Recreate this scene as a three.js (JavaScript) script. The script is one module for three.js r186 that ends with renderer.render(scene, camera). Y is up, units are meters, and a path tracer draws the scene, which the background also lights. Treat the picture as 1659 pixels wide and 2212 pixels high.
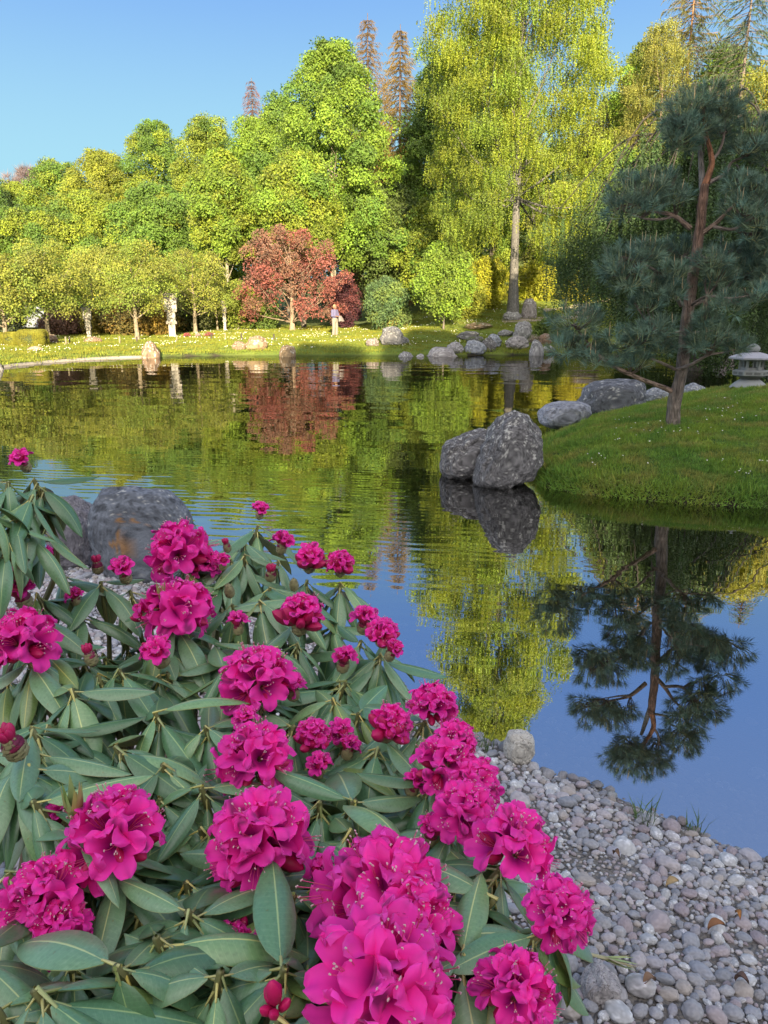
import * as THREE from 'three';
import { mergeGeometries, mergeVertices } from 'three/addons/utils/BufferGeometryUtils.js';
import { MarchingCubes } from 'three/addons/objects/MarchingCubes.js';
import { createNoise2D, createNoise3D } from 'simplex-noise';

// ───────────────────────── camera, sky, sun, exposure ─────────────────────────
const scene = new THREE.Scene();
const EYE = 2.1, PITCH = 15 * Math.PI / 180, FOV = 68;
const camera = new THREE.PerspectiveCamera(FOV, 768 / 1024, 0.05, 900);
camera.position.set(0, EYE, 0);
camera.rotation.set(-PITCH, 0, 0);
const SUN_AZ = 6 * Math.PI / 180, SUN_EL = 13 * Math.PI / 180;      // behind the camera, low
const sunDir = new THREE.Vector3(Math.sin(SUN_AZ) * Math.cos(SUN_EL), Math.sin(SUN_EL), Math.cos(SUN_AZ) * Math.cos(SUN_EL));
const EXPOSURE = 4.6;
{
  const W = 512, H = 256, a = new Float32Array(W * H * 4), sat = (x) => Math.min(1, Math.max(0, x)), smoothstep = (p, q, x) => { const t = sat((x - p) / (q - p)); return t * t * (3 - 2 * t); };
  for (let j = 0; j < H; j++) for (let i = 0; i < W; i++) {
    const el = ((j + 0.5) / H - 0.5) * Math.PI, az = ((i + 0.5) / W - 0.5) * 2 * Math.PI;
    const x = Math.cos(el) * Math.cos(az), y = Math.sin(el), z = Math.cos(el) * Math.sin(az);
    const c = x * sunDir.x + y * sunDir.y + z * sunDir.z;
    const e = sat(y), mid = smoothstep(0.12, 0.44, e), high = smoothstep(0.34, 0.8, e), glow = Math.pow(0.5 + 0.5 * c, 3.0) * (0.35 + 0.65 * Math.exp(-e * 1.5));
    for (let q = 0; q < 3; q++) {
      const low = [0.42, 0.77, 0.93][q], top = [0.175, 0.385, 0.92][q], zen = [0.23, 0.33, 0.59][q];
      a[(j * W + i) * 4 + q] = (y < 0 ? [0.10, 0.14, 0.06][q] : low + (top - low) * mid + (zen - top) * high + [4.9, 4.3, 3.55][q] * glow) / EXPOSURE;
    }
    a[(j * W + i) * 4 + 3] = 1;
  }
  const t = new THREE.DataTexture(a, W, H, THREE.RGBAFormat, THREE.FloatType);
  t.mapping = THREE.EquirectangularReflectionMapping; t.minFilter = t.magFilter = THREE.LinearFilter; t.needsUpdate = true;
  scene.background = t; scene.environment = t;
}
const sun = new THREE.DirectionalLight(new THREE.Color().setRGB(1, 0.83, 0.56), 5.0);
sun.position.copy(sunDir).multiplyScalar(120).add(new THREE.Vector3(0, 0, -30)); sun.target.position.set(0, 0, -30);
sun.castShadow = true; sun.shadow.mapSize.set(4096, 4096);
Object.assign(sun.shadow.camera, { left: -90, right: 90, top: 60, bottom: -60, near: 1, far: 320 });
scene.add(sun, sun.target);

// ───────────────────────── helpers ─────────────────────────
const V = (x, y, z) => new THREE.Vector3(x, y, z);
function rng(seed) { let s = seed * 2654435761 >>> 0; return () => { s = (s + 0x6d2b79f5) | 0; let t = Math.imul(s ^ (s >>> 15), 1 | s); t = (t + Math.imul(t ^ (t >>> 7), 61 | t)) ^ t; return ((t ^ (t >>> 14)) >>> 0) / 4294967296; }; }
const noise2 = createNoise2D(rng(11)), noise3 = createNoise3D(rng(12));
const lerp = (a, b, t) => a + (b - a) * t, clamp = (x, a = 0, b = 1) => Math.min(b, Math.max(a, x));
const smooth = (a, b, x) => { const t = clamp((x - a) / (b - a)); return t * t * (3 - 2 * t); };
// where a direction of sight (as a point of the 1659 x 2212 view) meets the vertical plane at a distance
const F = 1106 / Math.tan(FOV * Math.PI / 360), CP = Math.cos(PITCH), SP = Math.sin(PITCH);
function ray(px, py) { const a = (px - 829.5) / F, b = -(py - 1106) / F; return V(a, b * CP - SP, -b * SP - CP); }
function atD(px, py, d) { const r = ray(px, py); return V(0, EYE, 0).addScaledVector(r, d / -r.z); }
function atS(px, py, s) { return V(0, EYE, 0).addScaledVector(ray(px, py).normalize(), s); }
function onY(px, py, y = 0) { const r = ray(px, py); return V(0, EYE, 0).addScaledVector(r, (y - EYE) / r.y); }

const taken = new Map();
function numbered(name) { const n = taken.get(name) ?? 0; taken.set(name, n + 1); return n ? name + '_' + String(n).padStart(3, '0') : name; }
function describe(o, label, category, group) { o.userData = { ...(o.userData.kind ? { kind: o.userData.kind } : {}), label, category }; if (group) o.userData.group = group; return o; }
function thing(name, label, category, pos, turn = 0, group) {
  const o = new THREE.Group(); o.name = numbered(name); if (pos) o.position.copy(pos); o.rotation.y = turn; scene.add(o);
  return describe(o, label, category, group);
}
function part(name, geometry, material, parent, kind) {
  const m = new THREE.Mesh(geometry, material); m.name = name; m.castShadow = m.receiveShadow = true; (parent ?? scene).add(m);
  if (kind) m.userData.kind = kind;
  return m;
}
function struct(name, geometry, material) { return part(numbered(name), geometry, material, scene, 'structure'); }
function copies(name, geometry, material, parent, mats, cols, kind = 'stuff') {
  const m = new THREE.InstancedMesh(geometry, material, mats.length); m.name = name; m.castShadow = m.receiveShadow = true;
  const c = new THREE.Color();
  for (let i = 0; i < mats.length; i++) { m.setMatrixAt(i, mats[i]); if (cols) m.setColorAt(i, c.setRGB(...cols[i])); }
  if (kind) m.userData.kind = kind;
  (parent ?? scene).add(m); return m;
}
const M4 = (p, q, s) => new THREE.Matrix4().compose(p, q, typeof s === 'number' ? V(s, s, s) : s);
const qUp = (dir, spin = 0) => new THREE.Quaternion().setFromUnitVectors(V(0, 1, 0), dir.clone().normalize()).multiply(new THREE.Quaternion().setFromAxisAngle(V(0, 1, 0), spin));
const vary = (c, r, k = 0.25, hue = 0.12) => { const f = 1 + (r() - 0.5) * 2 * k, h = (r() - 0.5) * 2 * hue; return [c[0] * f * (1 + h), c[1] * f, c[2] * f * (1 - h)]; };

class Geo {                                             // gathers triangles with colours and uv
  constructor() { this.p = []; this.n = null; this.c = []; this.u = []; this.i = []; }
  v(p, c = [1, 1, 1], u = 0, w = 0) { this.p.push(p.x, p.y, p.z); this.c.push(...c); this.u.push(u, w); return this.p.length / 3 - 1; }
  tri(a, b, c) { this.i.push(a, b, c); }
  quad(a, b, c, d) { this.i.push(a, b, c, a, c, d); }
  tube(pts, radii, seg = 6, col = [1, 1, 1], wobble = 0, cap = true, rs = null) {
    const rings = []; let up = V(0.31, 0.2, 0.93), len = 0;
    for (let k = 0; k < pts.length; k++) {
      const t = pts[Math.min(k + 1, pts.length - 1)].clone().sub(pts[Math.max(k - 1, 0)]).normalize();
      const b = V(0, 0, 0).crossVectors(t, up); if (b.lengthSq() < 1e-6) b.set(1, 0, 0); b.normalize(); const n = V(0, 0, 0).crossVectors(b, t); up = n.clone();
      if (k) len += pts[k].distanceTo(pts[k - 1]);
      const ring = [], c = typeof col === 'function' ? col(k / (pts.length - 1)) : col;
      for (let s = 0; s <= seg; s++) {
        const a = s % seg / seg * Math.PI * 2, r = radii[k] * (1 + (wobble && rs ? wobble * noise3(Math.cos(a) * 1.5, Math.sin(a) * 1.5, len * 3 + rs) : 0));
        ring.push(this.v(pts[k].clone().addScaledVector(n, Math.cos(a) * r).addScaledVector(b, Math.sin(a) * r), c, s / seg * radii[0] * 6.28, len));
      }
      rings.push(ring);
      if (k) for (let s = 0; s < seg; s++) this.quad(rings[k - 1][s], rings[k - 1][s + 1], ring[s + 1], ring[s]);
    }
    if (cap) { const e = rings.at(-1), m = this.v(pts.at(-1), typeof col === 'function' ? col(1) : col, 0, len); for (let s = 0; s < seg; s++) this.tri(e[s], e[s + 1], m); }
    return this;
  }
  blade(base, dir, side, len, wid, c, bend = null) {      // a leaf of two triangles
    const m = base.clone().addScaledVector(dir, len * 0.45), t = base.clone().addScaledVector(dir, len); if (bend) t.add(bend);
    const a = this.v(base, c, 0, 0), b = this.v(m.clone().addScaledVector(side, wid / 2), c, 0, .5), d = this.v(m.addScaledVector(side, -wid / 2), c, 0, .5), e = this.v(t, c, 0, 1);
    this.tri(a, b, d); this.tri(d, b, e);
  }
  build(flat = false) {
    const g = new THREE.BufferGeometry();
    g.setAttribute('position', new THREE.Float32BufferAttribute(this.p, 3)); g.setAttribute('color', new THREE.Float32BufferAttribute(this.c, 3)); g.setAttribute('uv', new THREE.Float32BufferAttribute(this.u, 2));
    g.setIndex(this.i); g.computeVertexNormals(); return g;
  }
}
const curve = (pts, n) => new THREE.CatmullRomCurve3(pts, false, 'centripetal').getPoints(n);

// ───────────────────────── textures and materials ─────────────────────────
function dataTex(w, h, f, srgb = false) {
  const a = new Uint8Array(w * h * 4);
  for (let j = 0; j < h; j++) for (let i = 0; i < w; i++) { const c = f(i / w, j / h); for (let q = 0; q < 3; q++) a[(j * w + i) * 4 + q] = clamp(c[q] ?? c[0]) * 255; a[(j * w + i) * 4 + 3] = 255; }
  const t = new THREE.DataTexture(a, w, h); t.wrapS = t.wrapT = THREE.RepeatWrapping; t.magFilter = t.minFilter = THREE.LinearFilter; if (srgb) t.colorSpace = THREE.SRGBColorSpace; t.needsUpdate = true; return t;
}
const torus = (u, v, k, o = 0) => { const a = u * 6.2832, b = v * 6.2832; return noise3(Math.cos(a) * k + o, Math.sin(a) * k + Math.cos(b) * k, Math.sin(b) * k + o * 1.7); };
const barkTex = dataTex(128, 256, (u, v) => { const r = Math.abs(torus(u, v * 0.3, 2.2, 1)) * 1.3, g = Math.abs(torus(u, v, 1.9, 5)); return [clamp(0.25 + r * 0.7 + g * 0.25)]; });
const grainTex = dataTex(256, 256, (u, v) => [0.5 + 0.25 * torus(u, v, 5, 2) + 0.25 * torus(u, v, 12, 7)]);
const std = (o) => new THREE.MeshStandardMaterial({ roughness: 0.9, ...o });
const phys = (o) => new THREE.MeshPhysicalMaterial({ roughness: 0.8, side: THREE.DoubleSide, ...o });
const named = (n, m) => (m.name = n, m);
const rgb = (r, g, b) => new THREE.Color().setRGB(r, g, b);
const barkMat = named('bark', std({ vertexColors: true, bumpMap: barkTex, bumpScale: 0.03, map: dataTex(64, 128, (u, v) => [0.72 + 0.28 * torus(u, v * .5, 2.5, 3)]) }));
const foliageMat = named('foliage', phys({ roughness: 0.75, transmission: 0.5, thickness: 0, specularIntensity: 0.5, vertexColors: true }));
const needleMat = named('needles', phys({ roughness: 0.6, specularIntensity: 0.6, vertexColors: true }));
const rockMat = named('rock', std({ vertexColors: true, roughness: 0.92, bumpMap: grainTex, bumpScale: 0.006 }));
const pebbleMat = named('pebble', std({ vertexColors: true, roughness: 0.72 })), wetMat = named('wet_pebble', std({ vertexColors: true, color: new THREE.Color().setRGB(0.5, 0.49, 0.47), roughness: 0.28 }));
const plainVC = named('painted', std({ vertexColors: true, roughness: 0.8 }));

// ───────────────────────── the lie of the land ─────────────────────────
const poly = (a) => a.map((p) => Array.isArray(p) && p.length === 2 ? (() => { const q = onY(p[0], p[1]); return [q.x, q.z]; })() : [p[0], p[2]]);
const POND = poly([[1750, 1905], [1659, 1862], [1560, 1822], [1480, 1790], [1390, 1746], [1290, 1702], [1180, 1665], [1110, 1625], [1020, 1585], [860, 1480], [700, 1385], [560, 1305], [440, 1232], [300, 1212], [110, 1222], [0, 1236], [-200, 1260],
  [-9, 0, -6.5], [-16, 0, -14], [-18, 0, -22], [-60, 806], [0, 794], [60, 787], [140, 780], [240, 774], [330, 771], [500, 768], [700, 768], [860, 768], [1000, 768], [1190, 766], [1420, 770], [1659, 777], [26, 0, -32], [30, 0, -20], [24, 0, -8], [8, 0, -2.2]]);
const ISLAND = poly([[2.05, 0, -9.15], [1172, 1052], [1250, 1066], [1400, 1082], [1530, 1091], [1659, 1098], [6, 0, -7.4], [9, 0, -7.2], [11, 0, -10], [10, 0, -13.6], [7.6, 0, -15.0], [5.2, 0, -14.6], [3.9, 0, -13.9], [2.9, 0, -12.6], [2.2, 0, -11.2], [1.95, 0, -10]]);
function sdist(P, x, z) {                               // positive outside
  let d = 1e9, inside = false;
  for (let i = 0, j = P.length - 1; i < P.length; j = i++) {
    const [ax, az] = P[j], [bx, bz] = P[i], ex = bx - ax, ez = bz - az, t = clamp(((x - ax) * ex + (z - az) * ez) / (ex * ex + ez * ez));
    d = Math.min(d, (x - ax - ex * t) ** 2 + (z - az - ez * t) ** 2);
    if ((az > z) !== (bz > z) && x < (bx - ax) * (z - az) / (bz - az) + ax) inside = !inside;
  }
  return (inside ? -1 : 1) * Math.sqrt(d);
}
function groundH(x, z) {
  const s = sdist(POND, x, z) + 0.05 * noise2(x * 2.2, z * 2.2);
  if (s < 0) return z > -12 ? Math.max(-0.9, s * 0.16) - 0.01 : Math.max(-0.9, s * 0.5) - 0.02;
  const near = 0.012 + Math.min(s, 1.1) * 0.20 + 0.07 * Math.max(0, Math.min(s - 1.1, 3)) + 0.012 * noise2(x * 1.7, z * 1.7);
  const rise = Math.max(0, -z - 36);
  const far = 0.03 + 0.36 * (1 - Math.exp(-s / 0.9)) + 0.022 * Math.min(s, 25) + rise * 0.105 * smooth(-3, 9, x) * smooth(0, 10, rise) + 0.05 * noise2(x * 0.3, z * 0.3) * smooth(0, 3, s) + Math.max(0, -z - 75) * 0.05;
  const w = smooth(-20, -10, z);
  return lerp(far, near, w);
}
function islandH(x, z) {
  const s = -sdist(ISLAND, x, z);
  return s < 0 ? Math.max(-0.5, s * 1.5) : 0.10 * smooth(0, 0.12, s) + 0.72 * (1 - Math.exp(-s / 1.2)) + 0.16 * smooth(4.2, 6.2, x) * smooth(0.3, 1.6, s) + 0.02 * noise2(x * 2, z * 2) * smooth(0, .5, s);
}
const landH = (x, z) => Math.max(groundH(x, z), islandH(x, z));
function hit(px, py, y0 = 0.9, far = 120) {                // the ground where a line of sight meets it
  const r = ray(px, py).normalize(), o = V(0, EYE, 0); let t = 1.2, p = V(0, 0, 0);
  for (; t < far; t += 0.02 + t * 0.0015) { p.copy(o).addScaledVector(r, t); if (p.y < Math.max(0, landH(p.x, p.z))) break; }
  p.y = landH(p.x, p.z); return p;
}

// ground sheet
{
  const lines = (spec) => { const a = []; for (const [from, to, step] of spec) for (let x = from; x < to - 1e-6; x += step) a.push(x); a.push(spec.at(-1)[1]); return a; };
  const X = lines([[-260, -60, 20], [-60, -30, 2], [-30, -6, 0.6], [-6, 5, 0.11], [5, 30, 0.5], [30, 60, 2], [60, 260, 20]]);
  const Z = lines([[-330, -110, 20], [-110, -60, 2], [-60, -30, 0.32], [-30, -8, 0.8], [-8, 1, 0.1], [1, 6, 0.4], [6, 40, 2], [40, 120, 20]]);
  const g = new Geo();
  for (const z of Z) for (const x of X) {
    const s = sdist(POND, x, z), h = groundH(x, z);
    let c;
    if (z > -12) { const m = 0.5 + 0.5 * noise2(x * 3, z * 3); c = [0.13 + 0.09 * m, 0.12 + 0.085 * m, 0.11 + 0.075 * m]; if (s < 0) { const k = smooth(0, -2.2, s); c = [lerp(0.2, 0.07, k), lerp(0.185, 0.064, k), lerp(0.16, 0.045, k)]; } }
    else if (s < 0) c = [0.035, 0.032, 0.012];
    else { const m = 0.5 + 0.3 * noise2(x * 0.35, z * 0.5) + 0.2 * noise2(x * 2, z * 2); c = [lerp(0.09, 0.17, m), lerp(0.16, 0.21, m), lerp(0.016, 0.024, m)]; if (s < 0.12) c = [0.04, 0.035, 0.018]; if (z < -56) c = c.map((q) => q * 0.7); }
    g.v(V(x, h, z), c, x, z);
  }
  const n = X.length;
  for (let j = 0; j + 1 < Z.length; j++) for (let i = 0; i + 1 < n; i++) { const a = j * n + i; g.quad(a, a + n, a + n + 1, a + 1); }
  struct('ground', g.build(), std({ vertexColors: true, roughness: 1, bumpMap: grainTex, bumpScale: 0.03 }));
}
// island sheet
{
  const g = new Geo(), x0 = 1.2, z0 = -15.6, nx = 150, nz = 130, dx = 0.07, dz = 0.07;
  for (let j = 0; j <= nz; j++) for (let i = 0; i <= nx; i++) {
    const x = x0 + i * dx, z = z0 + j * dz, s = -sdist(ISLAND, x, z), m = 0.5 + 0.5 * noise2(x * 1.3, z * 1.3), soil = 1 - smooth(0.02, 0.16, s);
    const c = [lerp(lerp(0.035, 0.075, m), 0.03, soil), lerp(lerp(0.085, 0.125, m), 0.024, soil), lerp(0.014, 0.014, soil)];
    g.v(V(x, islandH(x, z), z), c, x, z);
  }
  for (let j = 0; j < nz; j++) for (let i = 0; i < nx; i++) { const a = j * (nx + 1) + i; g.quad(a, a + nx + 1, a + nx + 2, a + 1); }
  struct('island', g.build(), std({ vertexColors: true, roughness: 1, bumpMap: grainTex, bumpScale: 0.02 }));
}
// water: one level sheet whose ripples are a height field of 36 m a side
{
  const N = 1536, S = 36, a = new Float32Array(N * N), r = rng(5), waves = [];
  for (let k = 0; k < 14; k++) { const th = 1.57 + (r() - 0.5) * 1.5, q = Math.round(S / lerp(0.5, 1.9, r())); waves.push([Math.round(Math.cos(th) * q), Math.round(Math.sin(th) * q), r() * 6.28, 1 / Math.max(8, q)]); }
  const fine = []; for (let k = 0; k < 9; k++) { const th = 1.40 + (r() - 0.5) * 0.5, q = Math.round(S / lerp(0.11, 0.24, r())); fine.push([Math.round(Math.cos(th) * q), Math.round(Math.sin(th) * q), r() * 6.28, 1 / q]); }
  const P = 6.28318 / N;
  const tab = new Float32Array(N); for (let i = 0; i < N; i++) tab[i] = Math.sin(i * P);
  const md = (n) => ((n % N) + N) % N;
  for (let j = 0; j < N; j++) for (let i = 0; i < N; i++) {
    const x = i / N * S - 18, z = -j / N * S;
    let h = 0, f = 0;
    const calm = 0.40 + 0.6 * smooth(5, 17, -z);
    for (const [kx, kz, ph, am] of waves) h += am * tab[md(kx * i + kz * j + Math.round(ph / P))];
    // a breeze ruffles the water behind the left stones
    const patch = Math.exp(-(((x + 3.0 + (z + 8) * -0.16) / 2.6) ** 2)) * Math.exp(-(((z + 7.3) / 2.3) ** 2)) * (0.65 + 0.55 * noise2(x * 0.6, z * 1.6)) ;
    const gen = 0.10 + 0.16 * clamp(0.5 + 0.9 * noise2(x * 0.16 + 7, z * 0.3)) * smooth(5, 12, -z);
    for (const [kx, kz, ph, am] of fine) f += am * tab[md(kx * i + kz * j + Math.round(ph / P))];
    a[j * N + i] = h * calm * 0.010 + f * (clamp(patch) * 0.105 + gen * 0.028 * smooth(3, 9, -z)) + 0.5;
  }
  const t = new THREE.DataTexture(a, N, N, THREE.RedFormat, THREE.FloatType); t.wrapS = t.wrapT = THREE.RepeatWrapping; t.magFilter = t.minFilter = THREE.LinearFilter; t.needsUpdate = true;
  const g = new THREE.BufferGeometry(), q = [[-70, 2], [70, 2], [70, -60], [-70, -60]];
  g.setAttribute('position', new THREE.Float32BufferAttribute(q.flatMap(([x, z]) => [x, 0, z]), 3)); g.setAttribute('normal', new THREE.Float32BufferAttribute([0, 1, 0, 0, 1, 0, 0, 1, 0, 0, 1, 0], 3));
  g.setAttribute('uv', new THREE.Float32BufferAttribute(q.flatMap(([x, z]) => [(x + 18) / S, -z / S]), 2)); g.setIndex([0, 1, 2, 0, 2, 3]);
  struct('water', g, named('water', phys({ color: rgb(0.46, 0.44, 0.36), roughness: 0.0, transmission: 1, thickness: 0, ior: 7.5, bumpMap: t, bumpScale: 1.0 })));
}

// ───────────────────────── rocks ─────────────────────────
const GREY = [0.20, 0.195, 0.19], PINK = [0.15, 0.10, 0.065], BLUE = [0.20, 0.215, 0.235], TAN = [0.17, 0.12, 0.07], DARK = [0.11, 0.105, 0.10];
// outline: [x, y] points of the silhouette round (0.5, 0.45) in a unit box, or null for a plain boulder
function rockGeo(seed, w, h, dp, o = {}) {
  const { detail = 12, outline = null, color = GREY, lichen = 0.25, moss = 0, rust = 0, rough = 0.075, speck = 0.5, cuts = 5, flat = 0.62, strata = 0 } = o, r = rng(seed);
  let g = new THREE.IcosahedronGeometry(1, detail); g.deleteAttribute('normal'); g.deleteAttribute('uv'); g = mergeVertices(g, 1e-4);
  const P = g.attributes.position, n = P.count, col = new Float32Array(n * 3), uv = new Float32Array(n * 2);
  const O = outline ? outline.map(([x, y]) => { const X = x - 0.5, Y = y - 0.42; return [Math.atan2(Y, X), Math.hypot(X, Y)]; }).sort((a, b) => a[0] - b[0]) : null;
  const radius = (ph) => { for (let k = 0; k < O.length; k++) { const A = O[k], B = O[(k + 1) % O.length], a = A[0], b = B[0] + (k + 1 === O.length ? 6.28318 : 0); let p = ph; if (p < a && k + 1 === O.length) p += 6.28318; if (p >= a && p <= b) return lerp(A[1], B[1], (p - a) / (b - a || 1)); } return O[0][1]; };
  const C = []; for (let k = 0; k < cuts; k++) C.push([V(r() * 2 - 1, r() * 1.5 - 0.5, r() * 2 - 1).normalize(), 0.72 + r() * 0.25]);
  const q = V(0, 0, 0), pos = [];
  for (let i = 0; i < n; i++) {
    q.fromBufferAttribute(P, i).normalize(); const d0 = q.clone();
    let m = 1; for (const [nn, dd] of C) { const t = d0.dot(nn); if (t > 0.01) m = Math.min(m, lerp(1, dd / t, 0.85) > 1 ? 1 : lerp(1, dd / t, 0.85)); }
    const nz = rough * (0.9 * (0.5 - Math.abs(noise3(d0.x * 1.3 + seed * 3, d0.y * 1.3, d0.z * 1.3)) * 1.6) + noise3(d0.x * 1.6 + seed, d0.y * 1.6, d0.z * 1.6) * 1.2 + noise3(d0.x * 4 + seed, d0.y * 4, d0.z * 4) * 0.5 + noise3(d0.x * 11, d0.y * 11 + seed, d0.z * 11) * 0.22 + noise3(d0.x * 26, d0.y * 26 + seed, d0.z * 26) * 0.1);
    if (O) { const rho = Math.hypot(d0.x, d0.y), ph = Math.atan2(d0.y, d0.x), R = radius(ph) * Math.pow(rho, flat) * (1 + nz * 0.6); const mm = lerp(1, m, 0.6); q.set(0.5 + Math.cos(ph) * R * mm, 0.42 + Math.sin(ph) * R * mm, 0.5 * d0.z * m * (1 + nz)); q.x -= 0.5; }
    else { q.multiplyScalar(m * (1 + nz)); q.set(q.x * 0.5, q.y * 0.62 + 0.40, q.z * 0.5); }
    pos.push(q.x, q.y, q.z);
  }
  let lo = [9, 9, 9], hi = [-9, -9, -9]; for (let i = 0; i < n * 3; i++) { lo[i % 3] = Math.min(lo[i % 3], pos[i]); hi[i % 3] = Math.max(hi[i % 3], pos[i]); }
  for (let i = 0; i < n; i++) {
    const x = ((pos[i * 3] - lo[0]) / (hi[0] - lo[0]) - 0.5) * w, yy = O ? pos[i * 3 + 1] : lerp(-0.22, 1, (pos[i * 3 + 1] - lo[1]) / (hi[1] - lo[1])), y = yy * h, z = ((pos[i * 3 + 2] - lo[2]) / (hi[2] - lo[2]) - 0.5) * dp;
    P.setXYZ(i, x, y, z);
    const S = 1 / Math.max(w, h), a = noise3(x * 3 * S + seed, y * 3 * S, z * 3 * S), b = noise3(x * 9 * S, y * 9 * S + seed, z * 9 * S), f = noise3(x * 30 * S, y * 30 * S, z * 30 * S + seed);
    let k = 1 + 0.22 * a + speck * 0.8 * f + 0.15 * b; if (strata) k *= 1 + strata * Math.sin((y + x * 0.18 + a * 0.05 * h) / h * 46 + b * 2) * 0.5;
    let c = color.map((v) => v * Math.max(0.25, k));
    const li = smooth(0.30, 0.55, b * 0.6 + f * 0.5 + (yy - 0.4) * 0.3 - (0.42 - lichen)); c = c.map((v, t) => lerp(v, [0.46, 0.46, 0.42][t], li * 0.85));
    const dk = smooth(0.35, 0.6, -b * 0.7 + a * 0.3 - f * 0.2); c = c.map((v) => v * (1 - 0.45 * dk));
    if (rust) { const t = smooth(0.16, 0.34, noise3(x * 13, y * 16, z * 13 + 4) * 0.75 + f * 0.45 - 22 * ((x + 0.10 * w) / w) ** 2 - 9 * ((y - h * 0.48) / h) ** 2 + 0.36) * rust; c = c.map((v, s) => lerp(v, [0.34, 0.16, 0.03][s], t)); }
    if (moss) { const t = smooth(0.05, 0.5, a + yy * 0.8 - (1 - moss)); c = c.map((v, s) => lerp(v, [0.06, 0.075, 0.015][s], t * 0.8)); }
    if (yy * h < 0.05 && !o.dry) c = c.map((v) => v * 0.55);                          // wet foot
    col.set(c, i * 3); uv[i * 2] = x + z * 0.6; uv[i * 2 + 1] = y + z * 0.5;
  }
  g.setAttribute('color', new THREE.BufferAttribute(col, 3)); g.setAttribute('uv', new THREE.BufferAttribute(uv, 2)); g.computeVertexNormals(); return g;
}
let rockSeed = 100;
function rock(label, L, R, T, B, o = {}) {                  // by the box it fills in the view
  const base = o.d ? atD((L + R) / 2, B, o.d) : hit((L + R) / 2, B), d = -base.z;
  const w = atD(R, B, d).x - atD(L, B, d).x, h = atD((L + R) / 2, T, d).y - base.y, dp = (o.thick ?? 0.75) * w;
  const m = part(numbered(o.name ?? 'rock'), rockGeo(rockSeed++, w, Math.max(h, 0.05), dp, o), rockMat);
  m.position.copy(base); m.position.z -= dp * 0.3; m.rotation.y = o.turn ?? 0; return describe(m, label, o.category ?? 'rock', o.group);
}
// near left shore
rock('dark grey flat-topped boulder with orange lichen behind the rhododendron', 190, 437, 1060, 1262, { d: 5.35, detail: 44, flatTop: 1, name: 'boulder', category: 'boulder', color: [0.125, 0.14, 0.165], lichen: 0.08, rust: 0.75, rough: 0.035, thick: 0.42, strata: 0.4, cuts: 0, flat: 0.38,
  outline: [[0.02, 0], [0.0, 0.35], [0.0, 0.72], [0.05, 0.86], [0.13, 0.985], [0.3, 1], [0.55, 0.98], [0.72, 0.96], [0.84, 0.86], [0.91, 0.74], [0.93, 0.60], [1.0, 0.40], [1.0, 0.1], [0.98, 0], [0.9, -.12], [0.5, -0.15], [0.1, -0.12]] });
rock('purplish grey boulder leaning on the left side of the orange-lichened one', 85, 215, 1080, 1232, { d: 5.65, detail: 36, name: 'boulder', category: 'boulder', color: [0.17, 0.165, 0.185], lichen: 0.1, rough: 0.05, thick: 0.8, strata: 0.15, flat: 0.55,
  outline: [[0.0, 0.02], [0.12, 0.3], [0.22, 0.75], [0.32, 0.95], [0.5, 1], [0.8, 0.93], [1, 0.8], [1, 0.3], [0.95, 0], [0.5, -0.15], [0.05, -0.1]] });
// the island
rock('tall peaked grey boulder speckled with lichen at the tip of the grassy island', 1026, 1174, 893, 1058, { d: 8.95, detail: 46, name: 'boulder', category: 'boulder', color: [0.115, 0.112, 0.112], lichen: 0.30, speck: 0.8, rough: 0.075, thick: 0.85, cuts: 6, flat: 0.55,
  outline: [[0.0, 0.03], [0.03, 0.2], [0.1, 0.42], [0.17, 0.65], [0.28, 0.85], [0.42, 0.98], [0.55, 1], [0.7, 0.95], [0.85, 0.83], [0.97, 0.62], [1, 0.4], [0.93, 0.15], [0.8, 0.04], [0.55, -0.02], [0.3, -0.08], [0.1, -0.03]] });
rock('low rounded boulder with dark blotches in the water beside the peaked one', 951, 1075, 931, 1033, { d: 9.45, detail: 40, name: 'boulder', category: 'boulder', color: [0.125, 0.12, 0.118], lichen: 0.30, speck: 0.8, rough: 0.085, thick: 0.9, flat: 0.55,
  outline: [[0.01, 0.04], [0.0, 0.35], [0.05, 0.6], [0.16, 0.72], [0.4, 0.8], [0.65, 0.95], [0.8, 1], [1, 0.95], [1, 0.3], [0.9, 0], [0.5, -0.1], [0.15, -0.06]] });
rock('long dark grey boulder with white lichen behind the grassy island crest', 1250, 1400, 822, 905, { d: 12.7, detail: 34, name: 'boulder', category: 'boulder', color: [0.115, 0.122, 0.135], lichen: 0.2, rough: 0.04, thick: 0.6, flat: 0.5,
  outline: [[0, 0.1], [0.03, 0.55], [0.1, 0.82], [0.25, 0.95], [0.55, 1], [0.9, 0.98], [0.99, 0.85], [1, 0.5], [0.95, 0.1], [0.5, -0.1]] });
rock('low pale slab of rock at the left edge of the island grass', 1168, 1280, 869, 925, { d: 11.75, detail: 26, color: [0.25, 0.26, 0.29], lichen: 0.2, rough: 0.05, thick: 0.8, flat: 0.5, outline: [[0, 0.3], [0.08, 0.7], [0.35, 0.95], [0.8, 1], [1, 0.85], [1, 0.4], [0.6, -0.1]] });
rock('small smooth bluish rock half hidden by grass left of the stone lantern', 1476, 1535, 828, 862, { d: 14.4, color: BLUE, rough: 0.04 });
rock('flat bluish rock low behind the pine trunk', 1392, 1452, 838, 872, { d: 13.9, color: BLUE, rough: 0.04 });
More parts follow.
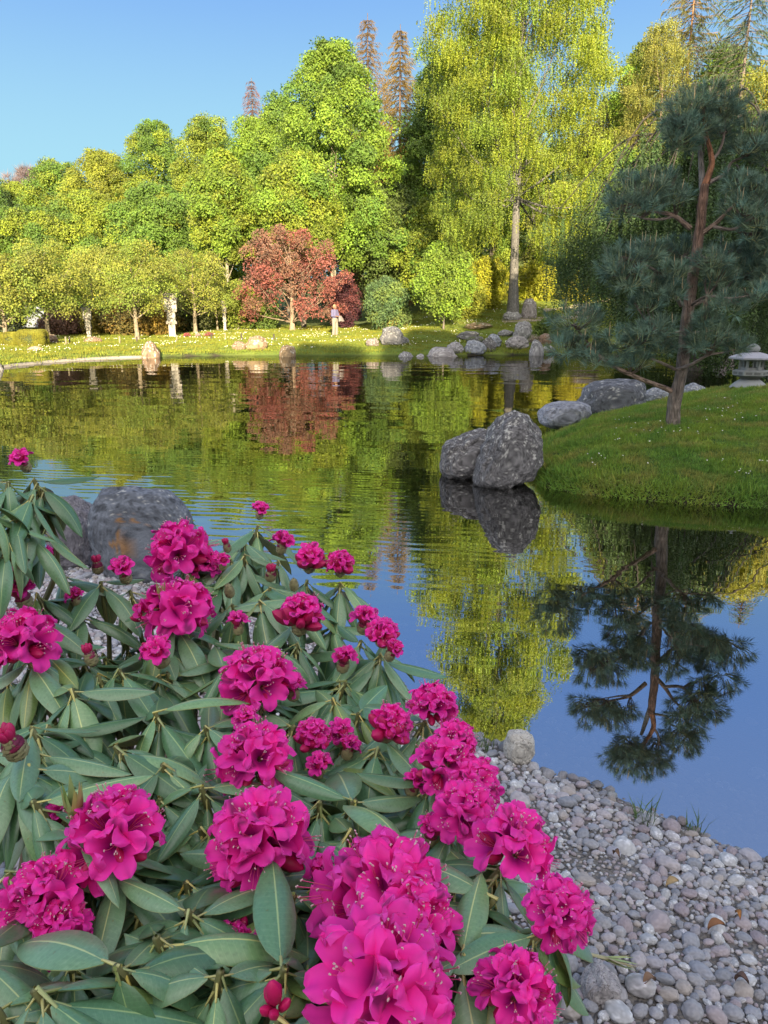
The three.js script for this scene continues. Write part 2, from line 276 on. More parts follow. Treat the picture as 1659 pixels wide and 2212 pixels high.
// far shore, left
rock('round-topped pink boulder standing at the water edge of the far left lawn', 303, 343, 737, 773, { color: PINK, thick: 0.9, name: 'boulder', category: 'boulder', flat: 0.6, outline: [[0, 0.02], [0.02, 0.4], [0.15, 0.75], [0.35, 0.96], [0.55, 1], [0.75, 0.9], [0.9, 0.65], [1, 0.2], [0.97, 0], [0.5, -0.1]] });
rock('wide flat pink rock on the lawn left of the round-topped boulder', 178, 218, 727, 741, { color: PINK });
rock('pinkish rock behind the leftmost slim tree trunk', 92, 124, 722, 742, { color: PINK });
rock('low reddish rock near the clipped hedges at the far left', 55, 88, 748, 758, { color: [0.33, 0.2, 0.15] });
rock('dark rock at the left end of the pale kerb', -14, 6, 780, 800, { color: DARK });
rock('smaller left stone of the orange-pink pair on the sunlit lawn', 500, 531, 736, 757, { color: PINK });
rock('larger right stone of the orange-pink pair on the sunlit lawn', 527, 577, 726, 757, { color: TAN, outline: [[0, 0.05], [0.12, 0.6], [0.28, 0.95], [0.6, 1], [0.88, 0.9], [1, 0.5], [0.98, 0.05], [0.5, -0.1]], flat: 0.55 });
rock('tan boulder at the waterline right of the orange-pink pair', 597, 638, 746, 771, { color: TAN, outline: [[0, 0.05], [0.1, 0.45], [0.3, 0.93], [0.6, 1], [0.95, 0.9], [1, 0.4], [0.98, 0], [0.5, -0.1]], flat: 0.55 });
// far shore, middle
rock('blotched small stone left of the big grey boulder on the shaded lawn', 790, 819, 730, 749, { color: [0.14, 0.115, 0.105], lichen: 0.3 });
rock('big squarish grey boulder on the shaded lawn right of the person', 820, 875, 707, 746, { color: [0.15, 0.145, 0.15], name: 'boulder', category: 'boulder', outline: [[0, 0.05], [0.03, 0.6], [0.08, 0.9], [0.3, 1], [0.7, 0.98], [0.88, 0.75], [1, 0.3], [1, 0], [0.5, -0.1]], flat: 0.5, detail: 18 });
rock('small grey stone touching the right foot of the squarish boulder', 858, 884, 727, 743, { color: [0.15, 0.15, 0.15] });
rock('flat low stone at the waterline below the squarish boulder', 857, 896, 759, 771, { color: GREY });
rock('thin pale slab between two stones on the waterline', 896, 922, 764, 771, { color: [0.27, 0.26, 0.25] });
rock('long flat light grey rock with a dark hole at the waterline', 920, 995, 750, 770, { color: [0.27, 0.25, 0.24], lichen: 0.3, detail: 18, outline: [[0, 0.1], [0.05, 0.6], [0.3, 1], [0.7, 0.95], [0.9, 0.6], [1, 0.1], [0.5, -0.1]], flat: 0.55 });
rock('rounded grey rock above the right end of the long flat one', 965, 1003, 738, 764, { color: [0.25, 0.24, 0.235], detail: 16 });
rock('smooth blue-grey block of rock at the waterline', 1003, 1052, 736, 765, { color: BLUE, detail: 18, flat: 0.5, outline: [[0, 0.05], [0.03, 0.6], [0.15, 0.97], [0.4, 1], [0.8, 0.85], [1, 0.6], [0.97, 0.1], [0.5, -0.1]] });
rock('mossy dark rock resting on top of the blue-grey block', 1006, 1048, 727, 742, { color: DARK, moss: 0.7 });
rock('dark rock between the blue-grey block and the pointed stone', 1040, 1074, 728, 760, { color: DARK, detail: 14 });
rock('pointed bluish stone left of the grassy cleft in the rock pile', 1051, 1085, 721, 751, { color: BLUE, detail: 14 });
rock('low weathered rock left of the tallest stone of the pile', 1076, 1111, 712, 727, { color: GREY });
rock('tallest rounded stone standing at the back of the rock pile', 1108, 1153, 694, 733, { color: GREY, detail: 18, lichen: 0.15, outline: [[0, 0], [0.08, 0.5], [0.2, 0.9], [0.45, 1], [0.75, 0.95], [0.95, 0.6], [1, 0.1], [0.5, -0.1]], flat: 0.55 });
rock('broad sloping stone in front of the tallest stone of the pile', 1091, 1145, 725, 756, { color: [0.21, 0.195, 0.18], detail: 18, lichen: 0.15 });
rock('brown mossy rock right of the tallest stone', 1142, 1168, 722, 742, { color: [0.14, 0.11, 0.07], moss: 0.4 });
rock('rusty brown rock at the right end of the pile', 1164, 1194, 720, 745, { color: [0.17, 0.11, 0.07] });
rock('upright square stone at the waterline below the pile', 1144, 1176, 737, 768, { color: GREY, flat: 0.45, outline: [[0, 0], [0, 0.8], [0.1, 1], [0.6, 1], [0.9, 0.75], [1, 0.2], [0.5, -0.1]] });
rock('pale flat slab right of the upright square stone', 1171, 1200, 747, 763, { color: [0.32, 0.31, 0.3] });
rock('flat dark stone alone on the shaded lawn above the rocks', 986, 1038, 716, 735, { color: DARK, lichen: 0.3, flat: 0.5, outline: [[0, 0.05], [0.05, 0.7], [0.3, 0.95], [0.9, 1], [1, 0.5], [0.97, 0], [0.5, -0.1]] });
rock('low brown stone heap covered in dry leaves on the lawn', 1003, 1067, 696, 712, { color: [0.2, 0.14, 0.08], moss: 0.3 });
rock('tall standing stone right of the big birch trunk', 1126, 1161, 645, 690, { name: 'standing_stone', category: 'standing stone', color: [0.19, 0.17, 0.16], flat: 0.5, detail: 18, outline: [[0, 0], [0.02, 0.6], [0.12, 0.9], [0.35, 1], [0.7, 0.99], [0.95, 0.8], [1, 0.5], [0.98, 0], [0.5, -0.1]] });
rock('squat grey boulder at the foot of the big birch', 1087, 1129, 670, 693, { color: GREY, name: 'boulder', category: 'boulder' });
rock('pinkish weathered rocks by the upper path behind the pine', 1242, 1306, 660, 684, { color: [0.26, 0.2, 0.17], lichen: 0.4, name: 'rock' });
rock('pinkish grey rock on the far bank left of the lantern roof', 1540, 1596, 740, 778, { color: [0.27, 0.23, 0.22], detail: 16 });
rock('upright bluish stone at the right edge behind the lantern', 1648, 1684, 728, 776, { color: BLUE, detail: 16 });
// pebble shore
rock('blocky white stone at the tip of the pebble shore', 1088, 1157, 1588, 1652, { name: 'stone', category: 'stone', dry: 1, color: [0.46, 0.44, 0.39], detail: 26, rough: 0.06, speck: 0.5, flat: 0.5, thick: 0.8, outline: [[0, 0.1], [0.02, 0.7], [0.1, 0.97], [0.5, 0.95], [0.9, 0.85], [1, 0.6], [0.97, 0.1], [0.5, -0.15]] });
rock('flat pale grey stone among pebbles below the rhododendron edge', 1255, 1345, 2085, 2170, { name: 'stone', category: 'stone', dry: 1, color: [0.34, 0.32, 0.32], detail: 24, rough: 0.06, speck: 0.5, thick: 0.9, outline: [[0, 0.1], [0.05, 0.35], [0.3, 0.5], [0.7, 0.45], [1, 0.3], [1, 0], [0.5, -0.2]] });

// ───────────────────────── the pebble shore ─────────────────────────
const shore = new THREE.Group(); shore.name = 'pebble_shore'; shore.userData = { kind: 'structure' }; scene.add(shore);
{
  const r = rng(77), tones = [[0.378, 0.376, 0.389], [0.456, 0.446, 0.45], [0.314, 0.325, 0.356], [0.373, 0.326, 0.332], [0.321, 0.275, 0.287], [0.466, 0.474, 0.476], [0.26, 0.272, 0.297], [0.389, 0.352, 0.32], [0.358, 0.351, 0.382], [0.466, 0.474, 0.476], [0.314, 0.314, 0.327], [0.422, 0.39, 0.393]];
  const geos = tones.map((tone, k) => {
    let g = new THREE.IcosahedronGeometry(1, 5); g.deleteAttribute('normal'); g.deleteAttribute('uv'); g = mergeVertices(g, 1e-4); const P = g.attributes.position, c = [], q = V(0, 0, 0), cuts = [];
    for (let i = 0; i < 4; i++) cuts.push([V(r() - .5, r() - .5, r() - .5).normalize(), 0.74 + r() * 0.2]);
    for (let i = 0; i < P.count; i++) {
      q.fromBufferAttribute(P, i); let m = 1; for (const [n, d] of cuts) { const t = q.dot(n); if (t > d) m = Math.min(m, lerp(1, d / t, 0.7)); }
      const f = noise3(q.x * 6, q.y * 6 + k, q.z * 6), w = noise3(q.x * 2 + k, q.y * 2, q.z * 2), vein = k % 4 === 1 ? smooth(0.86, 1, Math.cos((q.x * 0.8 + q.y + w * 0.3) * 5)) * 0.5 : 0;
      const s = 1 + 0.13 * f + 0.14 * w + vein; c.push(tone[0] * s, tone[1] * s, tone[2] * s);
      q.multiplyScalar(m * (1 + 0.09 * w)); P.setXYZ(i, q.x, q.y, q.z);
    }
    g.setAttribute('color', new THREE.Float32BufferAttribute(c, 3)); g.computeVertexNormals(); return g;
  });
  const cell = 0.05, grid = new Map(), put = [];
  const key = (x, z) => Math.floor(x / cell) + ',' + Math.floor(z / cell);
  function place(x, z, R, gap) {
    const ci = Math.floor(x / cell), cj = Math.floor(z / cell);
    for (let a = -2; a <= 2; a++) for (let b = -2; b <= 2; b++) for (const [px, pz, pr] of grid.get((ci + a) + ',' + (cj + b)) ?? []) if ((px - x) ** 2 + (pz - z) ** 2 < ((pr + R) * gap) ** 2) return false;
    const k = key(x, z); if (!grid.has(k)) grid.set(k, []); grid.get(k).push([x, z, R]); return true;
  }
  const zone = (x, z) => (x > -4.2 && x < 3.2 && z < -0.9 && z > -6.4);
  const tryAll = (n, rmin, rmax, gap, smin, smax) => { for (let k = 0; k < n; k++) {
    const x = lerp(-4.2, 3.2, r()), z = lerp(-6.3, -0.8, r()); const s = sdist(POND, x, z); if (s < smin || s > smax) continue;
    if (noise2(x * 2.1 + 3, z * 2.1) > 0.62 && s > 0.3 && rmax > 0.012) continue;                         // bare patches of soil
    const R = lerp(rmin, rmax, r() ** 1.5); if (!place(x, z, R, gap)) continue;
    const sx = R * (1 + r() * 0.45), sz = R * (0.85 + r() * 0.25), sy = R * (0.55 + r() * 0.25), h = groundH(x, z);
    put.push({ x, z, R, s, m: M4(V(x, s < -0.04 ? Math.min(h + sy * .4, -0.02 - sy) : h + sy * (0.35 + 0.3 * r()), z), new THREE.Quaternion().setFromEuler(new THREE.Euler((r() - .5) * 0.7, r() * 6.28, (r() - .5) * 0.7)), V(sx, sy, sz)), k: Math.floor(r() * geos.length) });
  } };
  tryAll(600, 0.032, 0.040, 1.2, 0.02, 2.6); tryAll(14000, 0.020, 0.029, 1.0, -0.5, 2.8); tryAll(70000, 0.011, 0.018, 0.90, -0.6, 2.8); tryAll(160000, 0.005, 0.011, 0.86, -0.03, 2.4);
  tryAll(800, 0.018, 0.05, 1.25, -1.6, -0.06);
  const eye = V(0, EYE, 0), p = V(0, 0, 0), scoreOf = (q) => { p.setFromMatrixPosition(q.m); const c = p.clone().project(cam0); return (Math.abs(c.x) < 1.02 && Math.abs(c.y) < 1.02 && q.s > -0.3 && !(c.x < -0.05 && c.y < -0.1)) ? q.R / p.distanceTo(eye) : 0; };
  const cam0 = camera.clone(); cam0.updateMatrixWorld(); cam0.updateProjectionMatrix();
  put.forEach((q) => q.v = scoreOf(q)); put.sort((a, b) => b.v - a.v);
  put.slice(0, 300).forEach((q) => { const m = part('pebble', geos[q.k], q.s < 0.05 ? wetMat : pebbleMat, shore); m.applyMatrix4(q.m); });
  geos.forEach((g, k) => { const L = put.slice(300).filter((q) => q.k === k); copies('small_pebbles', g, pebbleMat, shore, L.map((q) => q.m), L.map((q) => { const t = (0.82 + r() * 0.3) * (q.s < 0.05 ? 0.55 : q.s < 0.12 ? 0.8 : 1); return [t, t, t]; })); });
}

// ───────────────────────── grass, daisies ─────────────────────────
function tuftGeo(seed, n, spread, h, w, lean) {
  const g = new Geo(), r = rng(seed);
  for (let k = 0; k < n; k++) {
    const a = r() * 6.28, q = Math.sqrt(r()) * spread, b = r() * 6.28, l = h * (0.5 + r() * 0.7), d = V(Math.cos(b) * lean * r(), 1, Math.sin(b) * lean * r()).normalize(), t = 0.75 + r() * 0.5, y = r();
    g.blade(V(Math.cos(a) * q, -0.01, Math.sin(a) * q), d, V(-Math.sin(b), 0, Math.cos(b)), l, w, [t * (1 + 0.35 * y * y), t, t], V(Math.cos(b), -0.35, Math.sin(b)).multiplyScalar(l * 0.35 * r()));
  }
  return g.build();
}
{
  const r = rng(31), grassMat = named('grass', phys({ vertexColors: true, transmission: 0.35, thickness: 0, roughness: 0.8, specularIntensity: 0.4 }));
  const g1 = tuftGeo(1, 30, 0.07, 0.062, 0.006, 1.0), m = [], c = [];
  for (let k = 0; k < 34000; k++) {
    const x = lerp(1.8, 9, r()), z = lerp(-15, -7.4, r()), s = -sdist(ISLAND, x, z); if (s < 0.0) continue;
    const edge = s < 0.16, n = 0.5 + 0.5 * noise2(x * 1.1, z * 1.1), long = 0.7 + 0.5 * (0.5 + 0.5 * noise2(x * 0.9 + 9, z * 0.9));
    const E = 0.03, nx = sdist(ISLAND, x + E, z) + s, nz = sdist(ISLAND, x, z + E) + s, hang = edge ? (1 - s / 0.16) * 1.6 / E : 0, dir = V((r() - .5) * 0.5 + nx * hang, 1, (r() - .5) * 0.5 + nz * hang);
    m.push(M4(V(x, islandH(x, z) - 0.004, z), qUp(dir, r() * 6.28), (edge ? 1.9 : 1) * long * (0.8 + r() * 0.4)));
    const dry = smooth(0.45, 0.95, 0.5 + 0.5 * noise2(x * 1.6 + 20, z * 2.6)) * 0.7; c.push(vary([lerp(lerp(0.14, 0.24, n), 0.34, dry), lerp(lerp(0.30, 0.37, n), 0.33, dry), lerp(0.045, 0.09, dry)], r, 0.25, 0.1));
  }
  describe(copies('island_grass', g1, grassMat, scene, m, c), 'green lawn grass covering the rounded island by the pine', 'grass');
  const g2 = tuftGeo(2, 60, 0.55, 0.085, 0.022, 0.9), m2 = [], c2 = [];
  for (let k = 0; k < 16000; k++) {
    const z = lerp(-58, -28, Math.pow(r(), 0.9)), x = lerp(-0.62, 0.62, r()) * -z, s = sdist(POND, x, z); if (s < 0.15) continue;
    const n = clamp(0.5 + 0.35 * noise2(x * 0.2, z * 0.3) + 0.25 * noise2(x, z)); m2.push(M4(V(x, groundH(x, z) - 0.01, z), qUp(V((r() - .5) * 0.2, 1, (r() - .5) * 0.2), r() * 6.28), V(1, (s < 0.7 ? 1.5 : 0.9) * (0.7 + r() * 0.6), 1)));
    c2.push(vary([lerp(0.13, 0.23, n), lerp(0.20, 0.25, n), 0.024], r, 0.2, 0.1));
  }
  describe(copies('lawn_grass', g2, grassMat, scene, m2, c2), 'sunlit and shaded lawn grass on the far bank of the pond', 'grass');
  // daisies: a white disc of rays and a yellow middle
  const d = new Geo(); for (let k = 0; k < 9; k++) { const a = k / 9 * 6.28, dd = V(Math.cos(a), 0.12, Math.sin(a)); d.blade(V(0, 0, 0), dd, V(-Math.sin(a), 0, Math.cos(a)), 1, 0.6, [0.82, 0.82, 0.8]); }
  d.tube([V(0, -0.04, 0), V(0, 0.18, 0)], [0.3, 0.2], 6, [0.7, 0.5, 0.03]);
  const dg = d.build(), m3 = [], m4 = [];
  for (let k = 0; k < 80; k++) {
    const cl = [[1590, 905], [1395, 925], [1400, 950], [1600, 900], [1490, 935], [1330, 1000], [1560, 880], [1600, 1020]][Math.floor(r() * 8)], q = hit(cl[0] + (r() - .5) * 150, cl[1] + (r() - .5) * 34); if (sdist(ISLAND, q.x, q.z) > -0.2) continue;
    m3.push(M4(V(q.x, q.y + 0.055, q.z), qUp(V((r() - .5) * 0.6, 1, 0.5 + (r() - .5) * 0.4)), 0.006 + r() * 0.005));
  }
  describe(copies('island_daisies', dg, plainVC, scene, m3), 'small white daisies scattered in the island grass around the pine', 'daisies');
  for (let k = 0; k < 6000; k++) {
    const z = lerp(-52, -31, r()), x = lerp(-0.58, 0.42, r()) * -z, s = sdist(POND, x, z); if (s < 0.8 || noise2(x * 0.25 + 4, z * 0.4) < -0.05 + 0.5 * r()) continue;
    m4.push(M4(V(x, groundH(x, z) + 0.08, z), qUp(V((r() - .5) * 0.5, 1, 0.9)), 0.013 + r() * 0.014));
  }
  describe(copies('lawn_daisies', dg, plainVC, scene, m4), 'white daisies speckling the lawn across the pond', 'daisies');
  // grass tufts at the pebble shore
  const g5 = tuftGeo(5, 26, 0.05, 0.13, 0.006, 0.5);
  [[1386, 1775, 'grass tuft growing in shallow water at the pebble shore edge', 1], [1500, 1800, 'thin grass blades between the pebbles right of the main tuft', 0.75], [1048, 1622, 'grass tuft at the back of the pebble shore by the white stone', 0.8]].forEach(([x, y, l, s], i) => {
    const q = hit(x, y), t = part(numbered('grass_tuft'), i ? g5 : g5, named('tuft', phys({ vertexColors: true, color: rgb(0.09, 0.17, 0.04), transmission: 0.3, thickness: 0 }))); t.position.copy(q); t.position.y = Math.max(q.y, -0.01); t.scale.set(s, s, s); t.rotation.y = i; describe(t, l, 'grass tuft');
  });
}

// ───────────────────────── kerb and paths ─────────────────────────
{
  const a = POND.slice(21, 26).map(([x, z]) => V(x, 0.07, z)), g = new Geo(), pts = curve(a, 40);
  let prev = null; pts.forEach((p, k) => { const t = pts[Math.min(k + 1, 40)].clone().sub(pts[Math.max(k - 1, 0)]).normalize(), n = V(-t.z, 0, t.x).multiplyScalar(0.16), c = [0.24, 0.22, 0.19];
    const q = [g.v(V(p.x - n.x, -0.1, p.z - n.z), c), g.v(V(p.x - n.x, 0.075, p.z - n.z), c), g.v(V(p.x + n.x, 0.085, p.z + n.z), c), g.v(V(p.x + n.x, -0.1, p.z + n.z), c)]; if (prev) for (let i = 0; i < 3; i++) g.quad(prev[i], prev[i + 1], q[i + 1], q[i]); prev = q; });
  struct('kerb', g.build(), std({ vertexColors: true, side: THREE.DoubleSide }));
  const path = (list, w) => { const P = curve(list.map(([x, y, f]) => hit(x, y)), 50), gg = new Geo(); let pv = null; for (const p of P) { const q = [-1, 1].map((s) => { const z = p.z + s * w; return gg.v(V(p.x, landH(p.x, z) + 0.03, z), [0.30, 0.25, 0.2]); }); if (pv) gg.quad(pv[0], pv[1], q[1], q[0]); pv = q; } struct('path', gg.build(), std({ vertexColors: true, side: THREE.DoubleSide })); };
  path([[1085, 694], [1140, 691], [1200, 688], [1290, 686]], 0.55); path([[1175, 672], [1235, 664], [1300, 652], [1370, 645]], 0.6);
}

// ───────────────────────── trees ─────────────────────────
const UP = V(0, 1, 0);
// leaf sprays, a few of each sort, shared by every crown
function broadSpray(seed, n, leaf, R, thick) { const g = new Geo(), r = rng(seed); for (let k = 0; k < n; k++) { const a = r() * 6.28, q = Math.sqrt(r()) * R, b = r() * 6.28, dir = V(Math.cos(b), (r() - .62) * 1.8, Math.sin(b)).normalize(), side = V(-Math.sin(b), (r() - .5) * 1.8, Math.cos(b)).normalize(), t = 0.8 + r() * 0.4; g.blade(V(Math.cos(a) * q, (r() - .5) * thick, Math.sin(a) * q), dir, side, leaf * (0.7 + r() * 0.6), leaf * 0.8, [t, t, t]); } return g.build(); }
function hangSpray(seed, strands, len, per, leaf, spread) { const g = new Geo(), r = rng(seed); for (let s = 0; s < strands; s++) { const a = r() * 6.28, q = spread * Math.sqrt(r()), L = len * (0.5 + r() * 0.7), b0 = V(Math.cos(a) * q, (r() - .5) * 0.2, Math.sin(a) * q); for (let k = 0; k < per; k++) { const b = r() * 6.28, t = 0.8 + r() * 0.4; g.blade(b0.clone().add(V(Math.cos(a) * 0.06 * k / per + (r() - .5) * 0.05, -L * k / per, Math.sin(a) * 0.06 * k / per + (r() - .5) * 0.05)), V(Math.cos(b) * 0.7, -0.8, Math.sin(b) * 0.7).normalize(), V(-Math.sin(b), (r() - .5) * 0.4, Math.cos(b)).normalize(), leaf * (0.7 + r() * 0.6), leaf * 0.75, [t, t, t]); } } return g.build(); }
function firSpray(seed, L, droop) { const g = new Geo(), r = rng(seed); const c = (t) => [t, t, t]; for (let k = 0; k < 34; k++) { const t = r(), s = r() < 0.5 ? -1 : 1, base = V(0, -droop * t * t * L, t * L), w = (1 - t * 0.75) * L * 0.45; g.blade(base, V(s * 0.8, -0.25 - r() * 0.5, 0.55 + r() * 0.3).normalize(), V(0, 0.5 + r() * .5, 0.6).normalize(), w * (0.5 + r() * 0.6), L * 0.055, c(0.75 + r() * 0.5)); } return g.build(); }
const SPRAY = { maple: [1, 2, 3].map((s) => broadSpray(s, 40, 0.145, 0.55, 0.30)), fine: [4, 5].map((s) => broadSpray(s, 26, 0.115, 0.38, 0.25)), cherry: [6, 7].map((s) => broadSpray(s, 24, 0.09, 0.42, 0.10)), birch: [hangSpray(21, 6, 0.95, 9, 0.105, 0.45), hangSpray(22, 7, 0.6, 7, 0.105, 0.5), broadSpray(23, 30, 0.115, 0.5, 0.45)], willow: [1, 2].map((s) => hangSpray(s + 30, 4, 1.5, 20, 0.075, 0.16)), fir: [firSpray(41, 1.1, 0.25), firSpray(42, 1.1, 0.5)], twig: [(() => { const g = new Geo(), r = rng(44); for (let k = 0; k < 12; k++) g.blade(V(0, 0, 0), V((r() - .5) * 1.4, 1, (r() - .5) * 1.4).normalize(), V(1, 0, 0.4).normalize(), 0.9 * (0.4 + r()), 0.03, [1, 1, 1]); return g.build(); })()] };
const PROFILE = { birch: (t) => Math.pow(Math.max(0, Math.sin(Math.PI * Math.pow(t * 0.84 + 0.15, 0.85))), 0.75), round: (t) => Math.pow(Math.max(0, Math.sin(Math.PI * Math.pow(t, 0.85))), 0.6), tall: (t) => Math.pow(Math.max(0, Math.sin(Math.PI * Math.pow(t * 0.97 + 0.02, 0.75))), 0.75), flat: (t) => Math.sqrt(clamp(1 - Math.pow((t - 0.35) / 0.68, 2))), vase: (t) => Math.pow(Math.max(0, Math.sin(Math.PI * Math.pow(t * 0.94 + 0.03, 1.25))), 0.7) };
// base: where the trunk stands; H: height; W: crown half width; lo: where the crown starts, as a share of H
function broadTree(name, label, category, base, H, W, lo, o = {}) {
  const { kind = 'maple', color = [0.13, 0.165, 0.015], second = null, seed = 1, profile = 'round', n = 1500, puffs = 46, trunkR = H * 0.014, bark = [0.22, 0.19, 0.15], lean = [0, 0], group, flat = 0.7, limbs = 12, scale = 1, open = 0.9, pr = 1, depthK = 1 } = o;
  const r = rng(seed * 7 + 3), t = thing(name, label, category, base, 0, group), top = V(lean[0], H * 0.93, lean[1]), C0 = H * lo, CH = H - C0;
  const axis = (y) => { const k = y / H; return V(lean[0] * k + 0.02 * H * noise2(seed, k * 2) * k, y, lean[1] * k); };
  const P = []; for (let k = 0; k < puffs; k++) { const y = 0.04 + 0.94 * Math.pow((k + r()) / puffs, 0.9), a = k * 2.4 + r(), q = (0.35 + 0.65 * Math.sqrt(r())) * open * (0.85 + 0.3 * r()); const A = axis(C0 + y * CH), R = PROFILE[profile](y) * W; P.push([V(A.x + Math.cos(a) * R * q, A.y, A.z + Math.sin(a) * R * q * depthK), W * (0.13 + 0.20 * r()) * pr * (0.6 + 0.4 * PROFILE[profile](y)), 0.82 + r() * 0.36, r()]); }
  const g = new Geo(), nT = 12, tp = [], tr = []; for (let k = 0; k <= nT; k++) { const y = H * 0.93 * k / nT; tp.push(k ? axis(y) : V(0, -0.3, 0)); tr.push(trunkR * (1 - 0.92 * Math.pow(k / nT, 0.9)) * (k === 0 ? 1.5 : 1)); }
  const bc = (k) => bark.map((v) => v * (0.85 + 0.3 * noise3(k * 9, seed, 0)));
  g.tube(tp, tr, 8, bc, 0.12, true, seed);
  for (let k = 0; k < Math.min(limbs, P.length); k++) { const [p] = P[Math.floor((k + 0.5) * P.length / limbs)], y0 = clamp(p.y - 0.18 * H - p.distanceTo(axis(p.y)) * 0.5, o.limbLow ?? C0 * 0.7, H * 0.85), A = axis(y0), m = A.clone().lerp(p, 0.5).add(V((r() - .5) * 0.4, -0.04 * H * r(), (r() - .5) * 0.4)), L = curve([A, m, p], 8), r0 = trunkR * 0.34 * (1 - y0 / H * 0.6); g.tube(L, L.map((_, i) => lerp(r0, 0.012, i / 8)), 5, bc);
    for (let b = 0; b < 3; b++) { const s = L[4 + b], e = s.clone().add(V((r() - .5) * W * 0.6, r() * W * 0.35, (r() - .5) * W * 0.6)); g.tube([s, s.clone().lerp(e, .5).add(V(0, 0.1, 0)), e], [r0 * 0.4, r0 * .25, 0.008], 4, bc); } }
  part('trunk', g.build(), barkMat, t);
  const geos = SPRAY[kind], m = geos.map(() => []), c = geos.map(() => []);
  for (let k = 0; k < n; k++) {
    let [p, R, tone, hue] = P[Math.floor(r() * P.length)]; if (r() < (o.loose ?? 0.3)) { p = p.clone().lerp(P[Math.floor(r() * P.length)][0], r()); R *= 1.2; } const d = V(r() * 2 - 1, r() * 2 - 1, r() * 2 - 1).normalize(), q = Math.cbrt(0.25 + 0.75 * r()), pos = V(p.x + d.x * R * q, p.y + d.y * R * q * flat - Math.hypot(d.x, d.z) * R * 0.2, p.z + d.z * R * q);
    const i = Math.floor(r() * geos.length), col = second && hue < 0.35 ? second : color, hang = kind === 'birch' || kind === 'willow';
    m[i].push(M4(pos, hang ? new THREE.Quaternion().setFromAxisAngle(UP, r() * 6.28) : qUp(d.clone().multiplyScalar(0.8).add(V(0, 0.6, 0)), r() * 6.28), scale * (0.75 + r() * 0.5))); c[i].push(vary(col.map((v) => v * tone * 1.62), r, 0.18, 0.10));
  }
  geos.forEach((gg, i) => copies('crown', gg, o.material ?? foliageMat, t, m[i], c[i]));
  return t;
}
function conifer(name, label, base, H, W, o = {}) { W *= o.wide ?? 1;
  const { color = [0.13, 0.09, 0.03], seed = 1, n = 900, lo = 0.1, sparse = 0, bark = [0.2, 0.13, 0.09], scale = 1 } = o, r = rng(seed * 13 + 5), t = thing(name, label, o.category ?? 'conifer', base, 0, o.group), g = new Geo();
  const tp = [], tr = []; for (let k = 0; k <= 10; k++) { tp.push(V(0, k ? H * k / 10 : -0.3, 0)); tr.push(H * 0.011 * (1 - 0.95 * k / 10) + 0.01); } g.tube(tp, tr, 7, bark, 0.1, true, seed);
  const m = [[], []], c = [[], []], whorls = Math.round(H * 2.6);
  for (let w = 0; w < whorls; w++) {
    const y = lerp(lo, 0.99, (w + r() * 0.6) / whorls), L = W * Math.pow(1 - (y - lo) / (1 - lo), 0.8) * (0.75 + r() * 0.5) + 0.25, nb = sparse ? 4 : 6, a0 = r() * 6.28;
    for (let b = 0; b < nb; b++) { if (r() < sparse) continue; const a = a0 + b / nb * 6.28 + r() * 0.5, dir = V(Math.cos(a), 0, Math.sin(a)), l = L * (0.7 + r() * 0.5), tip = dir.clone().multiplyScalar(l).add(V(0, H * y - l * 0.22 + l * 0.08, 0));
      g.tube([V(0, H * y, 0), dir.clone().multiplyScalar(l * 0.5).add(V(0, H * y - l * 0.16, 0)), tip], [0.03, 0.02, 0.008], 4, bark);
      const per = Math.max(2, Math.round(n / whorls / nb)); for (let k = 0; k < per; k++) { const u = 0.15 + 0.85 * (k + r()) / per, p = V(0, H * y, 0).lerp(tip, u).add(V(0, -l * 0.05 * Math.sin(u * 3.1), 0)), i = r() < 0.5 ? 0 : 1, aa = a + (r() - .5) * 1.5; m[i].push(M4(p, new THREE.Quaternion().setFromEuler(new THREE.Euler(0.25 + r() * 0.5, Math.PI / 2 - aa, 0, 'YXZ')), scale * (0.45 + 0.5 * r()) * (0.3 + 0.7 * Math.min(1, L / (W * 0.8))))); c[i].push(vary(color.map((v) => v * 1.6), r, 0.3, 0.15)); } }
  }
  part('trunk', g.build(), barkMat, t); SPRAY.fir.forEach((gg, i) => copies('crown', gg, foliageMat, t, m[i], c[i])); return t;
}
// sizes read off the view: x, distance, top, half width (view units) and where the crown starts
function sized(px, d, top, half, crownLow) { half *= 1.18; const p = atD(px, 640, d); p.y = groundH(p.x, p.z); const yT = atD(px, top, d).y, yC = atD(px, crownLow, d).y, W = atD(px + half, 640, d).x - atD(px, 640, d).x; const H = yT - p.y; return [p, H, W, clamp((yC - p.y) / H, 0.02, 0.9)]; }
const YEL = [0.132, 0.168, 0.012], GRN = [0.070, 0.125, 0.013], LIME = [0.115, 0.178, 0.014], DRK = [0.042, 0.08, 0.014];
const T = (label, px, d, top, half, low, o = {}) => broadTree(o.name ?? 'tree', label, o.category ?? 'tree', ...sized(px, d, top, half, low), { seed: Math.round(px + d * 3 + 50), ...o });
const W0 = { n: 2100, puffs: 84, group: undefined };
T('dark green tree at the far left edge of the wooded skyline', -40, 74, 340, 105, 640, { ...W0, color: GRN, second: DRK });
T('yellow-green tree left of the bare grey crown on the skyline', 58, 84, 392, 75, 640, { ...W0, color: YEL });
T('bare tree with a grey-pink crown of twigs at the low point of the skyline', 88, 112, 366, 44, 470, { kind: 'twig', color: [0.085, 0.062, 0.062], n: 1500, puffs: 30, name: 'bare_tree', material: needleMat, category: 'tree' });
T('olive green skyline tree right of the bare grey crown', 150, 80, 348, 90, 640, { ...W0, color: GRN, second: YEL });
T('yellow-green skyline tree second right of the bare grey crown', 245, 78, 322, 85, 640, { ...W0, color: [0.13, 0.15, 0.012] });
T('tall loose tree rising above the left forest edge', 355, 80, 260, 85, 620, { ...W0, color: GRN, second: YEL, pr: 0.9 });
